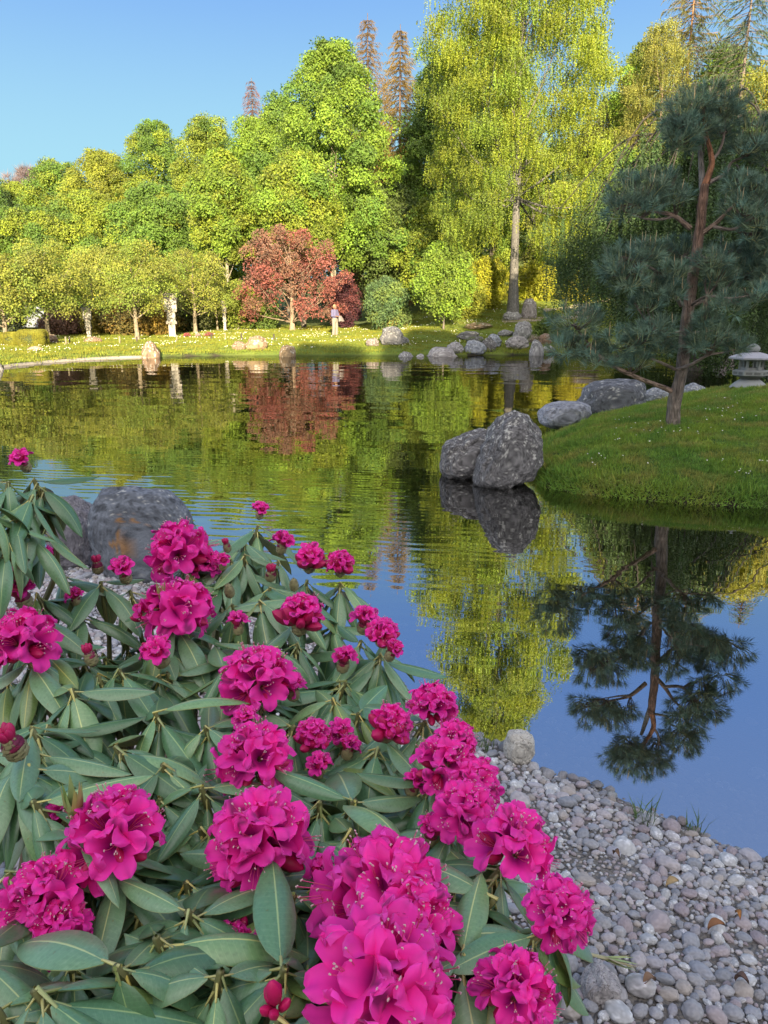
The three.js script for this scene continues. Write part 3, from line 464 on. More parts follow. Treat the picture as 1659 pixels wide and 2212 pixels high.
T('broad yellow-green maple at the front of the left forest', 200, 64, 415, 95, 640, { ...W0, color: YEL, second: GRN });
T('broad olive maple at the front far left of the forest', 60, 62, 455, 100, 640, { ...W0, color: GRN, second: YEL });
T('rounded maple filling the forest left of the slim-trunked tree', 350, 62, 400, 95, 640, { ...W0, color: GRN, second: YEL });
T('yellow maple crown on the skyline below the small reddish spruce', 468, 76, 250, 85, 620, { ...W0, color: YEL, second: GRN });
T('green crown touching the small reddish spruce on the skyline', 560, 70, 252, 62, 600, { ...W0, n: 1500, color: LIME });
conifer('spruce_tree', 'small reddish brown spruce standing above the maples on the skyline', ...sized(562, 84, 168, 34, 420).slice(0, 3), { color: [0.17, 0.075, 0.045], seed: 3, wide: 1.5, lo: 0.35, n: 1000, category: 'spruce' });
T('bright lime maple with a slim pale trunk left of the red shrub tree', 492, 56, 330, 72, 560, { ...W0, color: LIME, second: YEL, bark: [0.42, 0.37, 0.3], trunkR: 0.17, profile: 'tall', puffs: 44, n: 1300, pr: 0.8 });
T('green maple between the slim pale trunk and the tallest maple', 625, 66, 205, 75, 620, { ...W0, color: LIME, second: GRN });
T('tallest broad maple with pale trunks left of the brown spruces', 722, 58, 86, 125, 580, { n: 3000, puffs: 84, color: LIME, second: GRN, bark: [0.45, 0.38, 0.28], trunkR: 0.26, profile: 'tall', pr: 0.8 });
T('lime maple crown low in front of the tallest maple', 655, 55, 330, 80, 560, { ...W0, color: YEL, second: LIME, n: 1500 });
conifer('spruce_tree', 'tall brown spruce with a pale top above the tallest maple', ...sized(797, 76, 28, 62, 420).slice(0, 3), { color: [0.17, 0.11, 0.03], seed: 5, wide: 1.5, n: 3800, lo: 0.15, category: 'spruce' });
conifer('spruce_tree', 'tall golden brown spruce between the tallest maple and the birch', ...sized(862, 68, 52, 62, 470).slice(0, 3), { color: [0.18, 0.125, 0.028], seed: 6, wide: 1.4, n: 4400, lo: 0.06, category: 'spruce' });
T('dark green tree behind the left side of the big birch', 945, 66, 118, 75, 560, { ...W0, color: [0.06, 0.105, 0.012], second: GRN });
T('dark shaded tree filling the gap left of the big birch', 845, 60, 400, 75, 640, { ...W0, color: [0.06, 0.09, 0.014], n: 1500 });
T('yellow-green tree low behind the left side of the big birch', 950, 56, 420, 80, 640, { ...W0, color: YEL, second: GRN });
T('green tree standing directly behind the big birch', 1060, 70, 40, 95, 600, { ...W0, color: GRN, second: YEL });
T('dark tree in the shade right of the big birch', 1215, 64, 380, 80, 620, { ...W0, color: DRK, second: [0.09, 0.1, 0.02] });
T('light yellow tree between the big birch and the tall pines', 1300, 78, 200, 85, 560, { ...W0, color: [0.15, 0.15, 0.02], second: [0.13, 0.10, 0.03] });
T('blossoming yellow-green tree behind the left side of the weeping tree', 1330, 56, 320, 80, 620, { ...W0, color: YEL, second: GRN });
T('thin light-leaved birch in front of the tall orange-trunked pine', 1395, 62, 25, 75, 420, { kind: 'birch', n: 900, puffs: 40, color: [0.16, 0.165, 0.03], bark: [0.4, 0.3, 0.2], profile: 'tall' });
conifer('pine_tree', 'tall conifer with a sunlit orange trunk and russet branches at upper right', ...sized(1440, 66, -120, 95, 420).slice(0, 3), { color: [0.12, 0.115, 0.025], seed: 8, n: 2600, lo: 0.45, sparse: 0.12, bark: [0.42, 0.24, 0.12], category: 'pine' });
conifer('larch_tree', 'sparse blue-green larch with a grey trunk near the top right corner', ...sized(1553, 58, -150, 120, 420).slice(0, 3), { color: [0.07, 0.10, 0.05], seed: 9, n: 1700, lo: 0.5, sparse: 0.25, bark: [0.22, 0.17, 0.14], category: 'larch' });
conifer('larch_tree', 'dense green larch branches at the extreme top right corner', ...sized(1690, 60, -60, 110, 420).slice(0, 3), { color: [0.08, 0.12, 0.04], seed: 10, n: 1100, lo: 0.45, category: 'larch' });
T('golden weeping birch lit by the sun at the right edge behind the pine', 1660, 40, 112, 105, 560, { kind: 'birch', n: 1500, puffs: 50, color: [0.17, 0.17, 0.02], profile: 'vase', name: 'weeping_tree', category: 'weeping tree' });
T('fresh yellow-green crown filling the gap below the sparse larch', 1520, 64, 95, 75, 480, { ...W0, n: 1500, color: LIME, second: YEL });
T('golden green crown left of the orange-trunked conifer', 1350, 74, 90, 60, 480, { ...W0, n: 1400, color: YEL, second: LIME });
T('shaded tree on the hill behind the weeping tree', 1500, 54, 300, 110, 640, { ...W0, color: GRN, second: DRK });
T('dark green tree low at the right edge behind the lantern', 1680, 46, 330, 95, 660, { ...W0, color: GRN, second: DRK });
// a darker second row that closes the wood behind the first
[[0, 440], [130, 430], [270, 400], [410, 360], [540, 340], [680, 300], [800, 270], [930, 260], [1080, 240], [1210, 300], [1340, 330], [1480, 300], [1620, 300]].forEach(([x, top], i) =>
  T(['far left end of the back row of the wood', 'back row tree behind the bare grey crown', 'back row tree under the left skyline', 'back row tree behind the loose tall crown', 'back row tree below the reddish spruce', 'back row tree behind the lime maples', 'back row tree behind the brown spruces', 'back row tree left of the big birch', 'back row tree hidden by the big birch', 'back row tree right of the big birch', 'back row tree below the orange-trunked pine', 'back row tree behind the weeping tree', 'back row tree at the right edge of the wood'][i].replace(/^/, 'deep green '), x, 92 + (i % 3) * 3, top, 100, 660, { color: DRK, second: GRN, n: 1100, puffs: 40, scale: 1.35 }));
// the big birch on the far bank
{
  const p = hit(1108, 689); const H = 26, d = -p.z, W = (atD(1250, 640, d).x - atD(1113, 640, d).x);
  const t = broadTree('birch_tree', 'huge sunlit yellow-green birch with a thick pale trunk on the far bank', 'birch', p, H, W * 1.55, 0.115, { kind: 'birch', seed: 501, color: [0.145, 0.178, 0.012], second: [0.115, 0.16, 0.014], n: 6200, puffs: 190, trunkR: 0.28, limbLow: 6.5, bark: [0.19, 0.18, 0.165], profile: 'birch', pr: 0.55, limbs: 34, flat: 0.8, open: 0.95, scale: 0.95 });
}
// slim trees on the left lawn
[[106, 738, 525, 92, 'leftmost slim lawn tree, its forked pale trunk beside the clipped hedges', 0.02], [207, 722, 535, 80, 'slim lawn tree second from the left before the white block', 0], [297, 735, 520, 92, 'slim lawn tree in the middle of the row, above the pink boulder', -0.03], [423, 720, 540, 92, 'slim lawn tree with a clear forked trunk right of the white lantern', 0], [470, 714, 610, 45, 'small young lawn tree at the right end of the slim row', 0], [15, 745, 560, 80, 'slim lawn tree cut by the left edge of the picture', 0]].forEach(([x, y, top, half, label, ln], i) => {
  const p = hit(x, y), d = -p.z, H = atD(x, top, d).y - p.y, W = atD(x + half, 640, d).x - atD(x, 640, d).x;
  broadTree('lawn_tree', label, 'tree', p, H, W, i === 4 ? 0.4 : 0.30, { kind: 'cherry', seed: 600 + i, color: [0.145, 0.160, 0.02], second: [0.125, 0.165, 0.02], n: i === 4 ? 200 : 620, puffs: i === 4 ? 14 : 40, trunkR: 0.12 - (i === 4) * 0.05, bark: [0.36, 0.29, 0.2], profile: 'flat', flat: 0.4, limbs: 10, group: undefined });
});
// red maple, purple shrub, bushes of the middle ground
const B = (label, px, py, top, half, o) => { const p = hit(px, py), d = -p.z, H = atD(px, top, d).y - p.y, W = atD(px + half, 640, d).x - atD(px, 640, d).x; return broadTree(o.name ?? 'bush', label, o.category ?? 'bush', p, H, W, o.lo ?? 0.06, { kind: 'fine', seed: px + 900, n: 900, puffs: 34, trunkR: 0.06, limbs: 8, ...o }); };
B('wide red-leaved maple with pale arching branches left of the person', 632, 714, 490, 108, { name: 'red_maple', category: 'maple', color: [0.16, 0.052, 0.040], second: [0.15, 0.080, 0.050], n: 800, puffs: 60, pr: 0.8, open: 1.05, lo: 0.12, bark: [0.40, 0.29, 0.2], trunkR: 0.16, limbs: 26, flat: 0.45, profile: 'flat' });
B('dark purple-leaved shrub behind the person', 738, 708, 598, 42, { name: 'purple_shrub', category: 'shrub', color: [0.05, 0.012, 0.018], second: [0.08, 0.02, 0.02], n: 500 });
B('bluish green feathery shrub right of the person', 832, 712, 605, 52, { name: 'shrub', category: 'shrub', color: [0.06, 0.105, 0.035], second: [0.09, 0.13, 0.03], n: 700 });
B('low yellowish shrub under the feathery bluish one', 850, 708, 682, 32, { name: 'shrub', category: 'shrub', color: [0.13, 0.13, 0.03], n: 260 });
B('small light green tree with a thin trunk on the shaded lawn', 958, 712, 525, 72, { name: 'small_tree', category: 'tree', color: [0.10, 0.15, 0.014], second: LIME, n: 1000, lo: 0.16, limbs: 12 });
B('golden sunlit bushes left of the birch trunk', 1045, 668, 560, 62, { color: [0.18, 0.185, 0.008], n: 800, name: 'golden_bush' });
B('golden sunlit bush right of the birch trunk', 1155, 650, 570, 52, { color: [0.185, 0.19, 0.008], n: 750, name: 'golden_bush' });
B('small golden sunlit bush before the weeping tree edge', 1250, 652, 592, 32, { color: [0.20, 0.19, 0.01], n: 420, name: 'golden_bush' });
B('yellow-green bush behind the small light green tree', 1000, 690, 590, 50, { color: [0.15, 0.165, 0.012], n: 600 });
B('brownish bush behind the middle slim lawn trees', 285, 724, 640, 62, { color: [0.10, 0.085, 0.02], second: [0.15, 0.1, 0.02], n: 600 });
B('orange-tinged low bush on the left lawn', 335, 724, 660, 42, { color: [0.19, 0.13, 0.02], n: 380 });
B('dark green bush behind the forked slim tree', 415, 716, 640, 45, { color: [0.05, 0.06, 0.015], n: 500 });
B('green bush under the left side of the red maple', 560, 712, 635, 50, { color: [0.07, 0.11, 0.015], n: 500 });
B('yellow-green bush between the second and middle slim lawn trees', 245, 722, 645, 45, { color: [0.15, 0.16, 0.015], n: 420 });
B('olive bush hiding the foot of the tall white tower', 372, 716, 676, 40, { color: [0.12, 0.12, 0.02], second: [0.17, 0.12, 0.02], n: 420 });
B('lime bush between the forked slim tree and the red maple', 515, 712, 610, 55, { color: [0.13, 0.16, 0.014], n: 520 });
B('golden olive bush behind the second slim tree', 195, 722, 672, 45, { color: [0.17, 0.14, 0.02], n: 380 });
B('tall yellow-green shrub behind the right side of the slim tree row', 455, 708, 600, 60, { color: [0.14, 0.16, 0.014], n: 560 });
B('reddish flowering bush behind the leftmost slim tree', 145, 724, 668, 52, { color: [0.13, 0.07, 0.045], n: 420 });
B('dark evergreen at the left edge behind the hedges', 22, 728, 640, 30, { color: [0.03, 0.042, 0.015], n: 600 });
B('shaded green bush on the far bank behind the pine', 1385, 705, 640, 70, { color: [0.05, 0.09, 0.015], n: 600 });
B('light green bush on the far bank right of the pine trunk', 1570, 722, 655, 85, { color: [0.09, 0.135, 0.015], n: 700 });
B('ferny green clump beside the rusty rock of the pile', 1185, 735, 695, 28, { color: [0.09, 0.13, 0.02], n: 220, name: 'fern_clump', category: 'fern' });
// weeping birch behind the pine: an arching crown whose strands hang to the ground
{
  const d = 27, p = atD(1520, 640, d); p.y = groundH(p.x, p.z); const u = (px, py) => atD(px, py, d), r = rng(808), t = thing('weeping_tree', 'large weeping tree with a curtain of dark green hanging strands behind the pine', 'weeping tree', p), g = new Geo();
  const top = u(1515, 165).y - p.y, L = (a) => a.map(([x, y, dz]) => { const q = u(x, y).sub(p); q.z += dz; return q; });
  const tk = curve([V(0, -0.3, 0), V(-0.1, top * .4, 0), V(-0.35, top * .75, 0.1), V(-0.5, top * 0.97, 0)], 14); g.tube(tk, tk.map((_, i) => lerp(0.28, 0.05, i / 14)), 8, [0.2, 0.17, 0.14], 0.1, true, 3);
  const arcs = []; for (let k = 0; k < 74; k++) { const a = r() * 6.28, y = top * lerp(0.5, 0.95, Math.pow(r(), 0.8)), reach = lerp(1.2, 5.2, Math.sqrt(r())) * (1.25 - 0.75 * (y / top - 0.4)) * (Math.cos(a) < 0 ? 1.0 : 1.05), s = tk[Math.min(14, Math.floor(y / top * 13))].clone(), m = s.clone().add(V(Math.cos(a) * reach * 0.5, top * 0.05, Math.sin(a) * reach * 0.5)), e = s.clone().add(V(Math.cos(a) * reach, -top * (0.10 + 0.22 * r()), Math.sin(a) * reach)); const c = curve([s, m, e], 10); g.tube(c, c.map((_, i) => lerp(0.06, 0.01, i / 10)), 5, [0.05, 0.042, 0.03]); arcs.push(c); }
  part('trunk', g.build(), barkMat, t);
  const m = [[], []], c = [[], []]; for (let k = 0; k < 5600; k++) { const A = arcs[Math.floor(r() * arcs.length)], q = A[2 + Math.floor(r() * 9)].clone(), foot = lerp(3.9, 1.9, smooth(-3.2, 0.5, q.x)), drop = Math.pow(r(), 1.3) * Math.max(0.1, q.y - foot) * 0.95; if (q.y < foot - 0.6) continue; q.add(V((r() - .5) * 0.7, -drop + 0.25, (r() - .5) * 0.7)); const i = k % 2; m[i].push(M4(q, new THREE.Quaternion().setFromAxisAngle(UP, r() * 6.28), 0.8 + r() * 0.5)); c[i].push(vary([0.062, 0.112, 0.026], r, 0.3, 0.12)); }
  SPRAY.willow.forEach((gg, i) => copies('crown', gg, foliageMat, t, m[i], c[i]));
}
// trees behind and to the right of the camera, whose shade lies over the pond
{
  const along = V(sunDir.x, 0, sunDir.z).normalize(), across = V(-along.z, 0, along.x);      // across runs to the viewer's right-hand far side
  const rows = [[-28, 9.8, 5], [-22, 10.0, 5], [-16, 10.2, 5], [-10, 10.2, 5], [-4.5, 11.2, 5], [1, 13.4, 5], [7, 14.6, 5], [13, 17.4, 5], [19, 17.6, 5], [25, 13.2, 4.6]];
  const names = ['leftmost', 'second', 'third', 'fourth', 'fifth', 'sixth', 'seventh', 'eighth', 'ninth', 'last'];
  rows.forEach(([q, H, W], i) => { const p = along.clone().multiplyScalar(19 + (i % 2) * 3).addScaledVector(across, -q); p.y = groundH(p.x, p.z); broadTree('bank_tree', names[i] + ' dense tree of the row behind the viewer that shades the pond', 'tree', p, H, W, 0.08, { color: GRN, seed: 950 + i, n: 1500, puffs: 60, scale: 1.7 }); });
  [-24, -18, -12.5, -7, -1.5, 4, 10, 16, 22].forEach((q, i) => { const p = along.clone().multiplyScalar(26).addScaledVector(across, -q); p.y = groundH(p.x, p.z); broadTree('bank_tree', 'lower ' + names[i] + ' tree of the second row behind the viewer', 'tree', p, i < 4 ? 9.0 : 11.5, 4.6, 0.04, { color: DRK, seed: 980 + i, n: 1200, puffs: 50, scale: 1.8 }); });
}

// ───────────────────────── the pine on the island ─────────────────────────
{
  const X = (cx) => (1232 + cx / 2.764) * 0.9579, Y = (cy) => (180 + cy / 2.764) * 0.9579;   // read off an enlargement of the tree
  const foot = hit(X(790), Y(2145)), D = -foot.z, r = rng(404), K = D / F;
  const t = thing('pine_tree', 'cloud-pruned dark pine with a reddish forked trunk on the grassy island', 'pine', foot);
  const at = (cx, cy, dz = 0) => atD(X(cx), Y(cy), D - dz).sub(foot);
  const line = (a, n = 4) => curve(a.map(([x, y, z = 0]) => at(x, y, z)), a.length * n), px = (w) => w / 2.764 * 0.9579 * K * 0.5;
  const greyBark = [0.27, 0.22, 0.18], red = [0.36, 0.19, 0.12];
  const g = new Geo(), tr = line([[785, 2190], [792, 2090], [802, 2000], [838, 1850], [856, 1700], [876, 1500], [910, 1250], [935, 1080], [958, 910], [974, 760], [988, 650]], 6);
  g.tube(tr, tr.map((_, i) => { const k = i / (tr.length - 1); return px(lerp(88, 46, k)) * (k < 0.06 ? 1.35 - k * 6 : 1); }), 12, (k) => { const m = smooth(0.25, 0.95, k); return greyBark.map((v, i) => lerp(v, red[i], m * 0.75) * (0.85 + 0.3 * noise3(k * 20, 1, 1))); }, 0.16, true, 9);
  const fork = line([[985, 665], [1010, 600], [1032, 520], [1020, 430], [1000, 360], [985, 270], [978, 170]]); g.tube(fork, fork.map((_, i) => lerp(px(44), px(12), i / (fork.length - 1))), 9, [0.34, 0.15, 0.075], 0.1, true, 4);
  part('trunk', g.build(), barkMat, t);
  const stub = line([[975, 690, -.06], [968, 560, -.1], [955, 410, -.12]]); part('dead_limb', new Geo().tube(stub, stub.map((_, i) => lerp(px(40), px(22), i / (stub.length - 1))), 8, [0.28, 0.25, 0.22], 0.15, true, 5).build(), barkMat, t).userData.label = 'grey bare broken limb beside the reddish fork';
  const limbs = [
    [[[790, 1945], [740, 1920], [640, 1885, .2], [520, 1835, .4], [430, 1790, .5], [350, 1735, .5], [270, 1650, .4], [220, 1590, .3], [165, 1530, .3]], 36],
    [[[800, 1805], [720, 1765, .2], [640, 1730, .35], [540, 1660, .4]], 22], [[[815, 1805], [900, 1775, .2], [1010, 1715, .35], [1100, 1700, .3], [1220, 1670, .3]], 24],
    [[[870, 1435], [960, 1385, -.1], [1090, 1320, -.2], [1200, 1220, -.3]], 30], [[[840, 1405], [770, 1290, .1], [680, 1190, .25], [560, 1130, .3], [470, 1100, .35]], 28],
    [[[962, 965], [1050, 900, .1], [1120, 830, .2], [1190, 760, .2], [1260, 690, .2]], 32], [[[1040, 915, .1], [1170, 930, .2], [1290, 850, .35], [1370, 800, .35]], 22],
    [[[895, 925], [800, 850, .1], [680, 820, .2], [560, 790, .3], [470, 780, .3]], 32], [[[800, 850, .1], [700, 870, .2], [590, 860, .3], [530, 830, .3]], 18],
    [[[1010, 645], [1090, 600, -.1], [1130, 570, -.1], [1150, 520, -.1], [1240, 475, -.1], [1360, 400, -.1]], 26], [[[1035, 500], [1080, 440], [1110, 330], [1120, 220]], 22], [[[1000, 380], [950, 320, .1], [890, 260, .1], [830, 210, .1]], 18],
    [[[1010, 400], [1000, 300, -.1], [1000, 180, -.1]], 14], [[[880, 1420], [1000, 1350, .3], [1150, 1360, .5], [1290, 1340, .5]], 18], [[[930, 1120], [850, 1100, -.3], [760, 1060, -.5]], 16], [[[935, 1090], [1030, 1110, -.4], [1170, 1060, -.6]], 18], [[[870, 1560], [760, 1580, .4], [680, 1560, .6]], 16], [[[870, 1580], [970, 1570, -.4], [1060, 1560, -.5]], 16]];
  for (const [a, w] of limbs) { const L = line(a); part('limb', new Geo().tube(L, L.map((_, i) => lerp(px(w), px(7), i / (L.length - 1))), 7, w > 30 ? [0.33, 0.23, 0.17] : [0.31, 0.245, 0.20], 0.12, true, a.length).build(), barkMat, t); }
  // pads of needles: [x, y, rx, ry, depth]
  const pads = [[180, 1490, 150, 85, .3], [120, 1660, 105, 75, .35], [250, 1650, 110, 70, .3], [330, 1740, 110, 50, .5], [450, 1640, 120, 75, .45], [560, 1750, 90, 50, .4], [600, 1590, 120, 70, .5], [700, 1545, 100, 60, .5], [720, 1660, 80, 50, .3], [1050, 1570, 140, 75, .35], [960, 1640, 90, 50, .4], [1190, 1660, 80, 40, .3], [1110, 1280, 130, 80, -.2], [1240, 1190, 130, 85, -.3], [1150, 1400, 140, 60, .4], [1290, 1330, 110, 60, .45], [480, 1130, 140, 90, .35], [620, 1070, 120, 70, .2], [520, 1240, 120, 60, .4], [690, 1310, 110, 60, .3], [620, 1400, 90, 45, .3], [770, 1210, 80, 60, .3], [1250, 800, 150, 80, .25], [1330, 880, 110, 55, .35], [1200, 640, 90, 60, .2], [1320, 690, 100, 60, .2], [560, 690, 160, 90, .2], [480, 800, 110, 60, .3], [700, 640, 140, 80, .1], [790, 720, 90, 60, .2], [640, 780, 110, 50, .3], [1290, 320, 140, 110, -.1], [1360, 450, 100, 60, -.1], [1230, 420, 100, 50, 0], [850, 200, 125, 110, .1], [980, 120, 150, 75, 0], [1110, 170, 110, 90, 0], [820, 330, 110, 80, .15], [960, 260, 110, 70, .1], [1090, 300, 90, 70, -.1], [860, 400, 80, 40, .1], [820, 1200, 85, 60, -.4], [1040, 1120, 100, 60, .3], [1160, 1060, 120, 65, -.5], [1310, 1050, 110, 70, -.3], [860, 1050, 95, 60, -.4], [740, 1070, 90, 50, -.4], [1050, 1210, 90, 60, .2], [800, 1330, 70, 50, .4], [1330, 1180, 90, 70, -.2], [420, 1190, 80, 60, .2], [980, 1500, 60, 40, .4], [1290, 960, 70, 45, .2], [1420, 700, 110, 80, .2], [1440, 950, 130, 90, .1], [1450, 1200, 130, 100, .1]];
  const tuft = (seed) => { const q = new Geo(), rr = rng(seed); for (let k = 0; k < 38; k++) { const a = rr() * 6.28, e = 0.15 + rr() * 1.25, d = V(Math.cos(a) * Math.cos(e), Math.sin(e), Math.sin(a) * Math.cos(e)), tt = 0.7 + rr() * 0.6; q.blade(V(0, rr() * 0.05, 0), d, V(-Math.sin(a), 0.3, Math.cos(a)).normalize(), 0.105 * (0.7 + rr() * 0.5), 0.0042, [tt, tt, tt]); } q.tube([V(0, -0.07, 0), V(0, 0.05, 0)], [0.005, 0.003], 4, [2.2, 1.6, 1.2]); return q.build(); };
  const tufts = [tuft(1), tuft(2)], m = [[], []], c = [[], []], cm = [], tw = new Geo();
  pads.forEach(([x, y, rx, ry, dz]) => {
    const C = at(x, y + ry * 0.2, dz), RX = px(rx * 2.0), RY = px(ry * 1.9), n = Math.round(13 + rx * ry / 285);
    let nl = null, best = 9; for (const [a] of limbs) for (const [lx, ly, lz = 0] of a) { const q = at(lx, ly, lz), dd = q.distanceTo(C); if (dd < best) { best = dd; nl = q; } }
    for (let k = 0; k < 7; k++) { const e = C.clone().add(V((r() - .5) * RX * 1.7, (r() - .2) * RY, (r() - .5) * RX * 1.4)), L = curve([nl, nl.clone().lerp(e, .55).add(V(0, -RY * 0.35, 0)), e], 5); tw.tube(L, L.map((_, i) => lerp(0.010, 0.004, i / 5)), 4, [0.18, 0.13, 0.10]); }
    for (let k = 0; k < n; k++) { const d = V(r() * 2 - 1, r() * 2 - 1, r() * 2 - 1).normalize(), q = Math.cbrt(0.1 + 0.9 * r()) * (0.8 + 0.35 * r()), p = C.clone().add(V(d.x * RX * q, (d.y * 0.9 + 0.05) * RY * q, d.z * RX * 0.85 * q)), i = k % 2; m[i].push(M4(p, qUp(d.clone().multiplyScalar(0.85).add(V(0, 0.75, 0)), r() * 6.28), 0.85 + r() * 0.5)); c[i].push(vary([0.105, 0.172, 0.118], r, 0.35, 0.16));
      if (d.y > 0.25 && r() < 0.22) cm.push(M4(p.clone().add(V(0, 0.03, 0)), qUp(V((r() - .5) * 0.25, 1, (r() - .5) * 0.25)), V(1, 0.7 + r() * 0.8, 1))); }
  });
  part('twigs', tw.build(), barkMat, t, 'stuff');
  tufts.forEach((q, i) => copies('needles', q, needleMat, t, m[i], c[i]));
  copies('candles', new Geo().tube([V(0, 0, 0), V(0, 0.06, 0), V(0, 0.115, 0)], [0.006, 0.005, 0.001], 5, [0.42, 0.33, 0.18]).build(), plainVC, t, cm);
}

// ───────────────────────── stone lantern ─────────────────────────
{
  const p = atD(1617, 840, 12.3), d = -p.z, u = d / F, stone = (k = 1) => named('lantern_stone', std({ color: rgb(0.27 * k, 0.28 * k, 0.27 * k), roughness: 0.95, bumpMap: grainTex, bumpScale: 0.006 })), S = stone(), dark = stone(0.55); p.y = islandH(p.x, p.z);
  const t = thing('stone_lantern', 'low grey stone garden lantern with a wide snow-viewing roof on the grass', 'lantern', p.clone().add(V(0, -0.02, 0)), 0.25);
  const hex = (g) => { g.computeVertexNormals(); return g; };
  const ring = (prof, seg = 6, rot = 0) => { const g = new THREE.LatheGeometry(prof.map(([r, y]) => new THREE.Vector2(r * u, y * u)), seg); g.rotateY(rot); const q = g.toNonIndexed(); q.computeVertexNormals(); return q; };
  const round = (prof) => new THREE.LatheGeometry(prof.map(([r, y]) => new THREE.Vector2(r * u, y * u)), 32);
  // foot: a domed base cut by four arches so that it stands on curved legs
  const foot = new Geo(), N = 48, Hn = 8; let prev = null;
  for (let j = 0; j <= Hn; j++) { const row = []; for (let i = 0; i <= N; i++) { const a = i / N * 6.2832, k = j / Hn, arch = Math.max(0, Math.cos(a * 4)) ** 0.8 * 9, y0 = arch, y = lerp(y0, 24, k), rr = lerp(40, 19, Math.pow(k, 1.6)) + 2 * Math.cos(a * 4) * -1 * (1 - k); row.push(foot.v(V(Math.cos(a) * rr * u, y * u, Math.sin(a) * rr * u))); } if (prev) for (let i = 0; i < N; i++) foot.quad(prev[i], row[i], row[i + 1], prev[i + 1]); prev = row; }
  const top = foot.v(V(0, 24 * u, 0)); for (let i = 0; i < N; i++) foot.tri(prev[i + 1], prev[i], top);
  part('foot', foot.build(), named('lantern_foot', std({ color: rgb(0.29, 0.30, 0.29), side: THREE.DoubleSide, bumpMap: grainTex, bumpScale: 0.006 })), t);
  part('stem', round([[0, 22], [17, 23], [19, 26], [24, 28.5], [30, 31], [30, 32], [0, 32]]), dark, t);
  const plat = part('platform', ring([[0, 31.5], [33, 31.5], [36, 33], [36, 42], [32, 43.5], [0, 43.5]]), S, t);
  for (let k = 0; k < 6; k++) for (const s of [-1, 1]) { const a = (k + 0.5) / 6 * 6.2832, R = 36 * Math.cos(Math.PI / 6) * u + 0.001, q = part('groove_panel', new THREE.BoxGeometry(12 * u, 5 * u, 0.006), dark, plat); q.position.set(Math.sin(a) * R + Math.cos(a) * s * 8 * u, 37.5 * u, Math.cos(a) * R - Math.sin(a) * s * 8 * u); q.rotation.y = a; }
  // fire box: six posts, a sill and a lintel, with open windows
  const fb = []; for (let k = 0; k < 6; k++) { const a = k / 6 * 6.2832, b = new THREE.BoxGeometry(5 * u, 22 * u, 5 * u); b.rotateY(a); b.translate(Math.sin(a) * 22 * u, 55 * u, Math.cos(a) * 22 * u); fb.push(b.toNonIndexed()); const w = new THREE.BoxGeometry(2.4 * u, 13 * u, 2 * u); const a2 = a + Math.PI / 6; w.rotateY(a2); w.translate(Math.sin(a2) * 19 * u, 55.5 * u, Math.cos(a2) * 19 * u); if (k % 2) fb.push(w.toNonIndexed()); }
  fb.push(ring([[17, 43], [22.5, 43], [22.5, 49], [17, 49]]), ring([[17, 62], [22.5, 62], [22.5, 67.5], [17, 67.5]]));
  part('fire_box', mergeGeometries(fb.map((g) => { const q = new THREE.BufferGeometry(); q.setAttribute('position', g.attributes.position); q.setAttribute('normal', g.attributes.normal); q.setAttribute('uv', g.attributes.uv); return q; })), named('lantern_box', std({ color: rgb(0.24, 0.25, 0.24), side: THREE.DoubleSide })), t);
  const roof = part('roof', ring([[0, 66.5], [44, 65.5], [47, 67], [46.5, 70], [34, 75], [20, 79], [9, 81], [0, 81]]), named('lantern_roof', std({ color: rgb(0.36, 0.36, 0.39), roughness: 0.95, bumpMap: grainTex, bumpScale: 0.008 })), t);
  part('finial', round([[0, 80], [9, 80.5], [13, 84], [13.5, 89], [10, 94], [4, 97], [0, 99]]), S, roof);
}

